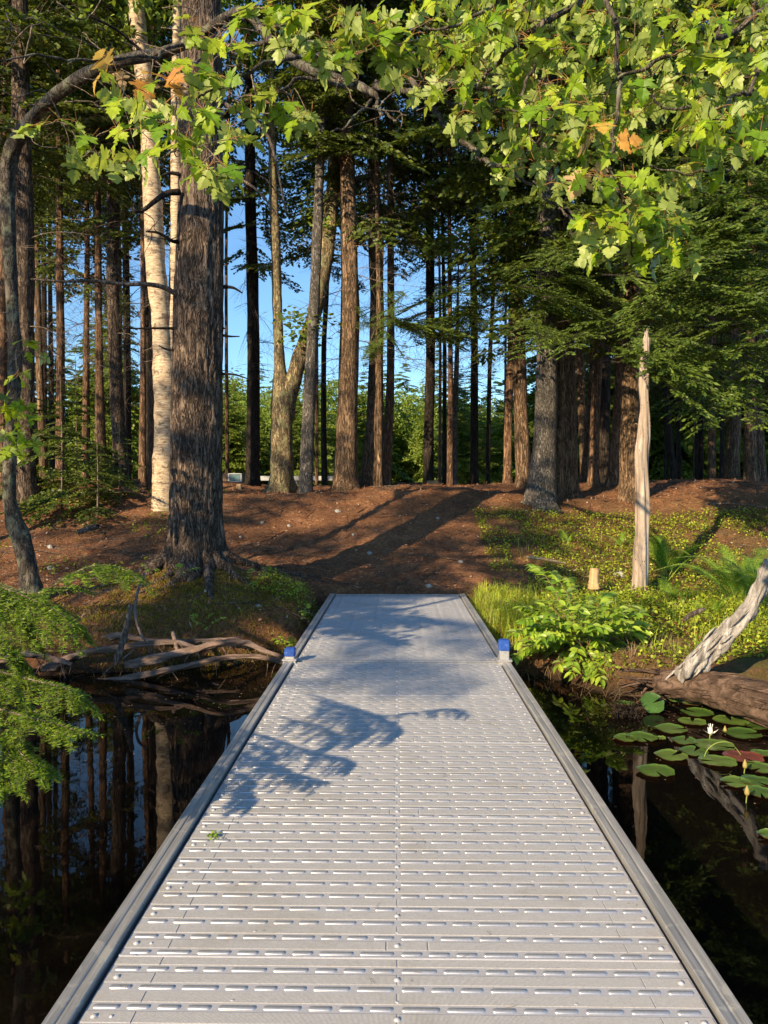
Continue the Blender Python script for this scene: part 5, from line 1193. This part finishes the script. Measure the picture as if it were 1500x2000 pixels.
# ------------------------------------------------------------------ leaf litter, sticks, ground cover, grass, moss
g = np.random.default_rng(90)
n = 9000; y = 6.8 + 10.5 * g.random(n) ** 1.1; x = g.uniform(-.58, .6, n) * y; keep = (gz(x, y) > -.25) & ~((abs(x) < .85) & (y < 9.15)); x, y = x[keep], y[keep]; n = len(x)
d = rand_dirs(n, g) * (1, 1, .35); F = frames(d, None, .6, g) * g.uniform(.018, .055, n)[:, None, None]
mb = MB(); batch(mb, np.array([(0, 0, 0), (.5, -.32, .12), (1, 0, .05), (.5, .32, .12)]), [(0, 1, 2, 3)], F, on_ground(x, y, .008)); mb.build('fallen_leaves', F_litter, kind='stuff')
n = 2600; y = 6.8 + 10.5 * g.random(n) ** 1.1; x = g.uniform(-.58, .6, n) * y; keep = (gz(x, y) > -.25) & ~((abs(x) < .85) & (y < 9.15)); x, y = x[keep], y[keep]; n = len(x)
a = on_ground(x, y, .006); an = g.uniform(0, 6.28, n); L = g.uniform(.05, .4, n) ** 1; b = on_ground(x + np.cos(an) * L, y + np.sin(an) * L, .012)
mb = MB(); prisms(mb, a, b, g.uniform(.0015, .006, n), .0015); mb.build('fallen_twigs', B_dead, kind='stuff')
n = 60000; y = 7.0 + 10.0 * g.random(n) ** 1.25; x = g.uniform(-.56, .58, n) * y; keep = (gz(x, y) > -.2) & ~((abs(x) < .84) & (y < 9.12)) & (vn(x, y, 1.6, 15) + .6 * vn(x, y, 5, 16) > -.22); x, y = x[keep], y[keep]; n = len(x)
F = frames(rand_dirs(n, g) * (1, 1, .3), None, .5, g) * np.stack([g.uniform(.03, .085, n), g.uniform(.004, .009, n), np.full(n, .01)], 1)[:, None, :]
mb = MB(); batch(mb, np.array([(0, -.5, 0), (1, -.3, .3), (1, .3, .3), (0, .5, 0)]), [(0, 1, 2, 3)], F, on_ground(x, y, .006)); mb.build('needle_litter', F_duff, kind='stuff')
# green cover on the right slope
def cover(name, n, xf, yf, size, mat, up=(0.0, .06), thr=-.05, nsc=1.2, label=None, flat=.6, minz=-.33, seed=1, shape=.34):
    g = np.random.default_rng(seed); x = xf(g, n); y = yf(g, n)
    k = (vn(x, y, nsc, 7) + .5 * vn(x, y, nsc * 3, 9) > thr) & (gz(x, y) > minz) & ~((abs(x) < .83) & (y < 9.15)); x, y = x[k], y[k]; n = len(x)
    F = frames(rand_dirs(n, g) * (1, 1, flat), None, .6, g) * g.uniform(size[0], size[1], n)[:, None, None]
    L = on_ground(x, y); L[:, 2] += g.uniform(up[0], up[1], n)
    mb = MB(); batch(mb, np.array([(0, 0, 0), (.5, -shape, .1), (1, 0, 0), (.5, shape, .1)]), [(0, 1, 2, 3)], F, L); mb.build(name, mat, kind='stuff')
U = lambda a, b: (lambda g, n: g.uniform(a, b, n))
cover('ground_cover', 62000, U(1.2, 7.5), U(6.0, 12.2), (.018, .042), F_cover, (0, .09), -.02, seed=1)
cover('ground_cover', 16000, U(1.0, 3.6), U(6.0, 9.0), (.018, .045), F_cover, (0, .14), -.3, seed=2)
cover('ground_cover', 3500, U(-1.7, -.85), U(7.2, 8.6), (.015, .035), F_cover, (0, .07), .05, seed=3)
cover('ground_cover', 5000, U(-7, -3), U(9.5, 14), (.02, .05), F_cover, (0, .12), .02, seed=4)
cover('ground_cover', 2500, U(-2, 3), U(9.3, 15), (.015, .035), F_cover, (0, .03), .3, nsc=.7, seed=5)
def blades(name, n, xf, yf, h, mat, w=.004, lean=.5, thr=-1, nsc=1.5, seed=1, minz=-.36, clip=True):
    g = np.random.default_rng(seed); x = xf(g, n); y = yf(g, n)
    k = (vn(x, y, nsc, 12) > thr) & (gz(x, y) > minz)
    if clip: k &= ~((abs(x) < .82) & (y < 9.12))
    x, y = x[k], y[k]; n = len(x); H = g.uniform(h[0], h[1], n); az = g.uniform(0, 6.28, n); ln = g.uniform(.1, lean, n) * H * 1.6
    B = on_ground(x, y, -.01); dirs = np.stack([np.cos(az), np.sin(az), 0 * az], 1); sd = np.stack([-np.sin(az), np.cos(az), 0 * az], 1)
    V = np.zeros((n, 7, 3))
    for i, (t_, ww) in enumerate(((0, 1), (.4, .85), (.75, .6))):
        c = B + dirs * (ln * t_ * t_)[:, None] + np.array((0, 0, 1.)) * (H * (t_ - .25 * t_ * t_ * (ln / H)))[:, None]
        V[:, 2 * i] = c - sd * w * ww; V[:, 2 * i + 1] = c + sd * w * ww
    V[:, 6] = B + dirs * ln[:, None] + np.array((0, 0, 1.)) * (H * (1 - .35 * ln / H))[:, None]
    o = np.arange(n)[:, None] * 7
    mb = MB(); mb.add(V.reshape(-1, 3), np.vstack([np.hstack([o, o + 1, o + 3, o + 2]), np.hstack([o + 2, o + 3, o + 5, o + 4])]), np.hstack([o + 4, o + 5, o + 6])); mb.build(name, mat, kind='stuff')
blades('grass', 3800, lambda g, n: .84 + np.abs(g.normal(0, .42, n)), U(6.9, 9.1), (.08, .30), F_grass, .0038, .8, -.25, seed=31)
blades('grass', 2600, U(2.0, 4.2), U(6.2, 9.4), (.08, .30), F_grass, .003, .6, .02, seed=32)
blades('grass', 900, U(1.6, 7), U(8, 12), (.06, .2), F_grass, .003, .7, .05, seed=33)
blades('moss', 34000, lambda g, n: g.normal(-2.0, .8, n), lambda g, n: g.uniform(6.6, 8.1, n), (.012, .05), F_moss, .004, .9, -.3, seed=34)
blades('dead_reeds', 1400, lambda g, n: g.uniform(.85, 2.4, n), lambda g, n: g.uniform(5.6, 6.9, n), (.05, .25), F_reed, .002, 2.2, -1, seed=35, minz=-.6)
blades('dead_reeds', 500, lambda g, n: g.uniform(-3.2, -.9, n), lambda g, n: g.uniform(6.3, 7.0, n), (.05, .22), F_reed, .002, 2.0, -1, seed=36, minz=-.6)

# ------------------------------------------------------------------ shrub with oval leaves, little plants, ferns
def oval_leaf(mat, stem=None):
    mb = MB(); prof = [(0, .0), (.12, .16), (.35, .25), (.6, .23), (.82, .12), (1, 0)]; V = []
    for x, w in prof:
        for s in (-1, -.5, 0, .5, 1): V.append((x, w * s, abs(w * s) * .35 - .22 * x * x))
    q = [(i * 5 + j, (i + 1) * 5 + j, (i + 1) * 5 + j + 1, i * 5 + j + 1) for i in range(5) for j in range(4)]
    mb.add(V, q); return mb.mesh('leaf', mat), np.array(V), np.array(q)
OL, OV, OQ = oval_leaf(F_shrub)
def shrub(label, base, shoots, leafsize, nmax, seed, name='leafy_shrub', spacing=.04, group=None):
    g = np.random.default_rng(seed); b = np.array(base, float); b[2] = gz1(b[0], b[1])
    t = thing(name, label, 'shrub', b, 0, group); mb = MB(); leaves = []
    for (tip, r) in shoots:
        tip = np.array(tip) - b; st = g.normal(0, .08, 3) * (1, 1, 0); L = np.linalg.norm(tip - st)
        p = cr([st, st * .6 + tip * .4 + np.array((0, 0, .18 * L)), st * .2 + tip * .8 + np.array((0, 0, .10 * L)), tip], 12); tube(mb, p, np.linspace(r, .0012, 12), 5)
        s = .25
        while s < 1:
            i = min(int(s * 11), 10); f = s * 11 - i; q = p[i] * (1 - f) + p[i + 1] * f; T_ = unit(p[i + 1] - p[i]); side = g.choice([-1, 1])
            for sd in (-1, 1):
                lat = unit(np.cross(T_, (0, 0, 1.))) * sd; d = unit(T_ * .6 + lat * .9 + np.array((0, 0, g.uniform(-.5, .3)))); leaves.append((q, d, leafsize * g.uniform(.7, 1.2)))
            s += spacing / L
        leaves.append((p[-1], T_, leafsize))
    mb.build('stem', M_bstem, t); order = g.permutation(len(leaves)); rest = MB()
    for n_, k in enumerate(order):
        q, d, sz = leaves[k]; M = leaf_matrix(g, d, sz, g.normal(0, .35))
        if n_ < nmax: o = link('leaf', OL, t); o.matrix_local = Matrix.Translation(Vector(q)) @ M.to_4x4()
        else: rest.add(OV @ np.array(M).T + q, OQ)
    if rest.n: rest.build('leaves', F_shrubS, t, kind='stuff')
g = np.random.default_rng(55)
sh = []
for k in range(125):
    px = g.uniform(990, 1260); py = g.uniform(1180, 1350)
    if py > 1290 and px < 1060: continue
    sh.append((P(px, py, g.uniform(6.0, 7.1)), .005))
sh += [(P(1040, 1105, 7.2), .005), (P(1075, 1120, 7.1), .005), (P(1110, 1130, 7.1), .005), (P(1095, 1150, 7.0), .005), (P(1150, 1165, 7.0), .005), (P(1190, 1160, 7.0), .005), (P(1060, 1175, 7.), .005), (P(1120, 1190, 6.9), .005)]
shrub('dense bright green oval leaved shrub overhanging the water right of the dock', PZ(1140, 1300, -.25) * np.array((1, 1, 1)), sh, .085, 300, 1)
for k, (px, py, d, n_, lab) in enumerate([(490, 1165, 7.7, 3, 'small upright sunlit sprig on the moss left of the dock'), (560, 1215, 7.2, 6, 'little leafy bush at the left dock edge above the roots'), (600, 1190, 7.6, 5, 'small leafy plant touching the far dock section at left'), (320, 1110, 7.5, 4, 'small round leaved plant at the left foot of the huge hemlock'),
                                       (1215, 1215, 7.6, 4, 'dark leaved sprig at the foot of the snag'), (400, 1215, 7.0, 4, 'small green plant low on the mossy bank'), (1105, 1035, 10.4, 5, 'lit low bush on the slope left of the snag')]):
    b = P(px, py, d); gg = np.random.default_rng(k); b[2] = gz1(b[0], b[1])
    shrub(lab, b, [(b + np.array((gg.normal(0, .1), gg.normal(0, .06), gg.uniform(.12, .28))), .002) for _ in range(n_)], .042, 60, 60 + k, 'small_plant', .03)

def frond_mesh(seed, L=1.0):
    g = np.random.default_rng(seed); mb = MB(); n = 20
    ax = cr([(0, 0, 0), (.22, 0, .42), (.55, 0, .66), (.95, 0, .62)], 40); tube(mb, ax, np.linspace(.007, .002, 40), 4, 1, False)
    for i in range(7, 39):
        u = (i - 7) / 32; l = .24 * math.sin(min(1, u * 2.2 + .25) * 1.57) * (1.03 - u) ** .8 + .01; T_ = unit(ax[min(i + 1, 39)] - ax[i - 1])
        for sd in (-1, 1):
            lat = np.array((0, sd, 0.)); d = unit(lat + T_ * .35 + np.array((0, 0, -.12))); m_ = max(3, int(l / .018))
            k = (np.arange(m_) + .5) / m_; A = ax[i] + d * (l * k)[:, None]
            for s2 in (-1, 1):
                dd = unit(T_ * s2 + d * .5); F = frames(np.tile(dd, (m_, 1)), None, .2, g); sz = (.045 * l / .24 + .012) * (1.05 - k); batch(mb, np.array([(0, -.2, 0), (.55, -.22, 0), (1, 0, 0), (.4, .22, 0)]), [(0, 1, 2, 3)], F * sz[:, None, None], A)
    return mb.mesh('frond', [F_fern, M_gstem])
FR = [frond_mesh(700 + k) for k in range(3)]
def fern(px, py, d, n_, s, lab):
    b = P(px, py, d); b[2] = gz1(b[0], b[1]); t = thing('fern', lab, 'fern', b, 0, 'ferns on the right slope'); g = np.random.default_rng(int(px))
    for k in range(n_):
        o = link('frond', FR[k % 3], t); sc = s * g.uniform(.75, 1.15); o.scale = (sc, sc, sc); o.rotation_euler = (g.normal(0, .12), g.uniform(-.35, .25), k * 6.28 / n_ + g.normal(0, .3)); o.location = (g.normal(0, .03), g.normal(0, .03), 0)
fern(1300, 1040, 9.6, 9, .72, 'dark shaded fern right behind the white snag')
fern(1320, 1120, 8.2, 6, .34, 'low fern in dappled light below the snag shade')
fern(1450, 1085, 8.0, 11, .78, 'tall bright yellow green fern near the right edge')
fern(1490, 1135, 7.4, 10, .66, 'bright fern cut by the right edge above the white branch')
fern(1215, 1010, 10.8, 5, .3, 'small fern left of the snag at mid height')
fern(1400, 1170, 7.2, 6, .28, 'small fern in the grass behind the white branch')
fern(1105, 1010, 11.0, 5, .28, 'small dim fern below the pale grey fir')

# ------------------------------------------------------------------ water lilies
def pad(px, py, w, red=False, tilt=0, lab='', k=0):
    c = PZ(px, py, WZ + .006 + .0015 * (k % 5)); r = w * c[1] / 3000.; g = np.random.default_rng(int(px * 3 + py)); n = 30; a0 = g.uniform(0, 6.28)
    V = [(0, 0, 0)]; 
    for ring in (.35, .7, .93, 1.0):
        for j in range(n + 1):
            th = a0 + .16 + (2 * math.pi - .32) * j / n; rr = r * ring * (1 + .03 * math.sin(5 * th) + .02 * math.sin(9 * th + 1)) 
            V.append((rr * math.cos(th), rr * math.sin(th), (.0035 * math.sin(3 * th + px) + .006 * (ring > .95)) * ring + .0015 * math.sin(11 * th) * ring))
    t = [(0, 1 + j, 2 + j) for j in range(n)]; q = [(1 + i * (n + 1) + j, 1 + (i + 1) * (n + 1) + j, 2 + (i + 1) * (n + 1) + j, 2 + i * (n + 1) + j) for i in range(3) for j in range(n)]
    mb = MB(); mb.add(V, q, t); o = mb.build('lily_pad', F_padred if red else F_pad); o.location = c; o.rotation_euler = (tilt, 0, 0)
    if tilt: o.location.z += r * abs(math.sin(tilt)) * .9
    tag(o, lab, 'lily pad', 'lily pads at the right')
PADS = [(1220, 1374, 36, 0, 0, 'yellowish lily pad beside the dark clump, furthest left at the bank'), (1274, 1388, 46, 0, .8, 'bright lily pad standing tilted upright near the bank'), (1318, 1366, 44, 0, .5, 'curled lily pad with shiny red edged rim under the log'),
 (1352, 1374, 36, 0, 0, 'lily pad half hidden against the log foot'), (1362, 1392, 62, 0, 0, 'dark lily pad just below the log in the middle'), (1352, 1410, 52, 0, 0, 'lily pad below the log, left of the overlapping wide one'), (1428, 1408, 66, 0, 0, 'wide lily pad directly behind the white flower'),
 (1311, 1424, 62, 0, 0, 'pale green lily pad left of the white flower'), (1222, 1442, 46, 0, 0, 'left lily pad of the touching pair nearest the dock'), (1254, 1440, 60, 0, 0, 'right larger lily pad of the touching pair nearest the dock'), (1288, 1442, 24, 0, 0, 'tiny lily pad tucked against the touching pair'),
 (1450, 1433, 72, 0, 0, 'wide pad with pale veins right of the white flower'), (1337, 1447, 50, 0, 0, 'notched lily pad below left of the white flower'), (1395, 1456, 76, 0, 0, 'wide lily pad directly below the white flower stem'), (1311, 1476, 64, 0, 0, 'clean oval lily pad alone in the middle of dark water'),
 (1355, 1468, 56, 0, 0, 'lily pad under the foot of the arching stem'), (1402, 1487, 70, 0, 0, 'large lily pad enclosed by the arching stem'), (1452, 1479, 74, 1, 0, 'dark red lily pad between green ones'), (1490, 1472, 44, 0, 0, 'lily pad cut by the right edge beside the red one'),
 (1281, 1506, 72, 0, 0, 'isolated lily pad over the reflected snag'), (1486, 1500, 62, 0, 0, 'lily pad right of the upper yellow bud'), (1437, 1528, 58, 0, 0, 'brownish lily pad left of the lower yellow bud'), (1478, 1526, 60, 0, 0, 'dark lily pad between the two yellow buds'),
 (1486, 1548, 62, 0, 0, 'lowest large lily pad beneath the lower yellow bud'), (1500, 1630, 40, 0, 0, 'lone lily pad at the right edge far below the others'), (1482, 1419, 50, 0, 0, 'pad at the right edge against the log shade')]
for k, (px, py, w, rd, tl, lab) in enumerate(PADS): pad(px, py, w, rd, tl, lab, k)
def petal(L, w, cup):
    V = []; 
    for i in range(6):
        u = i / 5; ww = w * math.sin(min(1, u * 1.15 + .12) * 3.14 * .86 + .2) * .9 + .0002
        for s in (-1, 0, 1): V.append((L * u, s * abs(ww), cup * (L * u) ** 1.5 * 2 + abs(s) * abs(ww) * .4))
    return V, [(i * 3 + j, (i + 1) * 3 + j, (i + 1) * 3 + j + 1, i * 3 + j + 1) for i in range(5) for j in range(2)]
fl = PZ(1386, 1446, WZ); t = thing('water_lily', 'white water lily flower open above the pads', 'flower', fl)
mb = MB(); tube(mb, cr([(0, 0, -.1), (0, 0, .02), (.006, 0, .035)], 6), .003, 6); mb.build('stem', M_gstem, t)
for k in range(11):
    V, q = petal(.055, .011, 1.6 if k > 3 else .6); mb = MB(); mb.add(V, q); o = mb.build('petal', M_white, t); o.location = (.006, 0, .034); o.rotation_euler = (0, -(.35 if k < 4 else 1.15), (k * 1.57 if k < 4 else k * .9))
def bud(px, py, zt, lab):
    p = PZ(px, py, WZ + zt); o0 = thing('lily_bud', lab, 'flower bud', (p[0], p[1], WZ), 0, 'yellow lily buds')
    mb = MB(); tube(mb, cr([(-.01, 0, -.12), (-.004, 0, 0), (0, 0, zt - .02)], 6), .003, 5); mb.build('stem', M_gstem, o0)
    mb = MB(); tube(mb, cr([(0, 0, zt - .025), (0, 0, zt), (0, 0, zt + .03)], 10), [.004, .009, .0125, .0135, .013, .012, .010, .007, .004, .001], 9, 0, True, lambda th, z, q: 1 + .08 * np.sin(4 * th)); mb.build('bud', M_yel, o0)
bud(1455, 1493, .05, 'upper yellow lily bud above the red pad edge'); bud(1459, 1545, .06, 'lower yellow lily bud among the lowest pads'); bud(1416, 1426, .01, 'tiny cream lily bud just right of the white flower')
a = PZ(1375, 1480, WZ); e = PZ(1449, 1476, WZ)
mb = MB(); pts = [P(1375, 1480, a[1]), P(1382, 1464, a[1]), P(1400, 1451, a[1]), P(1424, 1450, a[1]), P(1438, 1462, e[1]), P(1449, 1477, e[1])]
pts = np.array(pts); o0 = pts[0].copy(); tube(mb, cr(pts - o0, 24), .0028, 6); o = mb.build('arching_water_plant', M_gstem); o.location = o0; tag(o, 'pale green lily stem arching over the pads like a hoop', 'water plant')
# dark clump by the bank
g = np.random.default_rng(6); c = PZ(1222, 1398, WZ); mb = MB()
for k in range(70):
    az = g.uniform(0, 6.28); s = np.array((g.normal(0, .04), g.normal(0, .03), -.03)); e = s + np.array((math.cos(az) * g.uniform(.03, .12), math.sin(az) * .08, g.uniform(.04, .13))); tube(mb, cr([s, (s + e) / 2 + (0, 0, .03), e], 5), np.linspace(.006, .002, 5), 4)
o = mb.build('root_clump', B_dark); o.location = c; tag(o, 'dark ragged root clump sticking out of the water by the yellowish pad', 'root clump')

# ------------------------------------------------------------------ things beyond the crest
M_pale = plain('pale_metal', (0.42, 0.44, 0.46), .5, .4, .3); M_tarp = plain('black_plastic', (.012, .014, .018), .5); M_brown = plain('brown_board', (.16, .11, .08), .8); M_glass = plain('window_glass', (.10, .17, .20), .15, .6)
def at_ground(px, d): x = P(px, 900, d)[0]; return np.array((x, d, gz1(x, d)))
c = at_ground(455, 20); top = P(455, 925, 20)[2]; h = top - c[2]; t = thing('storage_cabin', 'small brown box cabin with pale framed window beyond the crest by the hemlock', 'cabin', c)
mb = MB(); bbox(mb, -.55, .28, -.3, .4, .08, h, .01); mb.build('body', M_brown, t)
mb = MB()
for s in ((-.06, .30, h * .94, h), (-.06, .30, h * .45, h * .5), (-.06, -.02, h * .5, h * .94), (.26, .30, h * .5, h * .94)): bbox(mb, s[0], s[1], -.34, -.30, s[2], s[3], .004)
mb.build('window_frame', M_pale, t); mb = MB(); box(mb, -.02, .26, -.325, -.31, h * .5, h * .94); mb.build('window_pane', M_glass, t)
for x in (-.45, .08): mb = MB(); tube(mb, [(x, -.1, 0), (x, -.1, .08)], [.08, .08], 14); mb.build('foot_tyre', M_tarp, t)
def long_frame(px0, px1, d, ztop, zh, mat, lab, nm, cat):
    a = P(px0, 935, d); b = P(px1, 935, d); t = thing(nm, lab, cat, (a[0], d, gz1(a[0], d)))
    L = b[0] - a[0]; zb = P(px0, ztop, d)[2] - gz1(a[0], d); hh = zh * d / 1500.
    mb = MB(); bbox(mb, 0, L, -.25, -.2, zb - hh, zb, .006); bbox(mb, 0, L, .3, .35, zb - hh, zb, .006); mb.build('side_beam', mat, t)
    mb = MB(); bbox(mb, .01, L - .01, -.19, .29, zb - .05, zb - .02, .005); mb.build('top_panel', mat, t)
    for x in (.05, L * .5, L - .1): mb = MB(); bbox(mb, x, x + .06, -.19, -.13, -.1, zb - hh, .004); mb.build('leg', mat, t)
long_frame(495, 662, 22, 930, 9, M_pale, 'long pale grey dock frame stored beyond the crest behind the forked tree', 'stored_frame', 'dock frame')
long_frame(772, 868, 21, 942, 9, M_tarp, 'low black slatted frame stored beyond the crest right of the leaning pair', 'stored_frame', 'dock frame')
def block(px, py, d, w, h_, lab):
    c = at_ground(px, d); r = w * d / 3000.; hh = h_ * d / 1500.
    mb = MB(); bbox(mb, -r, r, -r, r, -.05, hh, .015); o = mb.build('wooden_block', M_cut); o.location = c; tag(o, lab, 'wood block', 'cut wooden blocks on the crest')
block(845, 945, 16.2, 22, 13, 'square yellow cut wooden block on the crest before the black frame'); block(467, 968, 14.5, 10, 9, 'small pale cut block near the cabin at the crest')
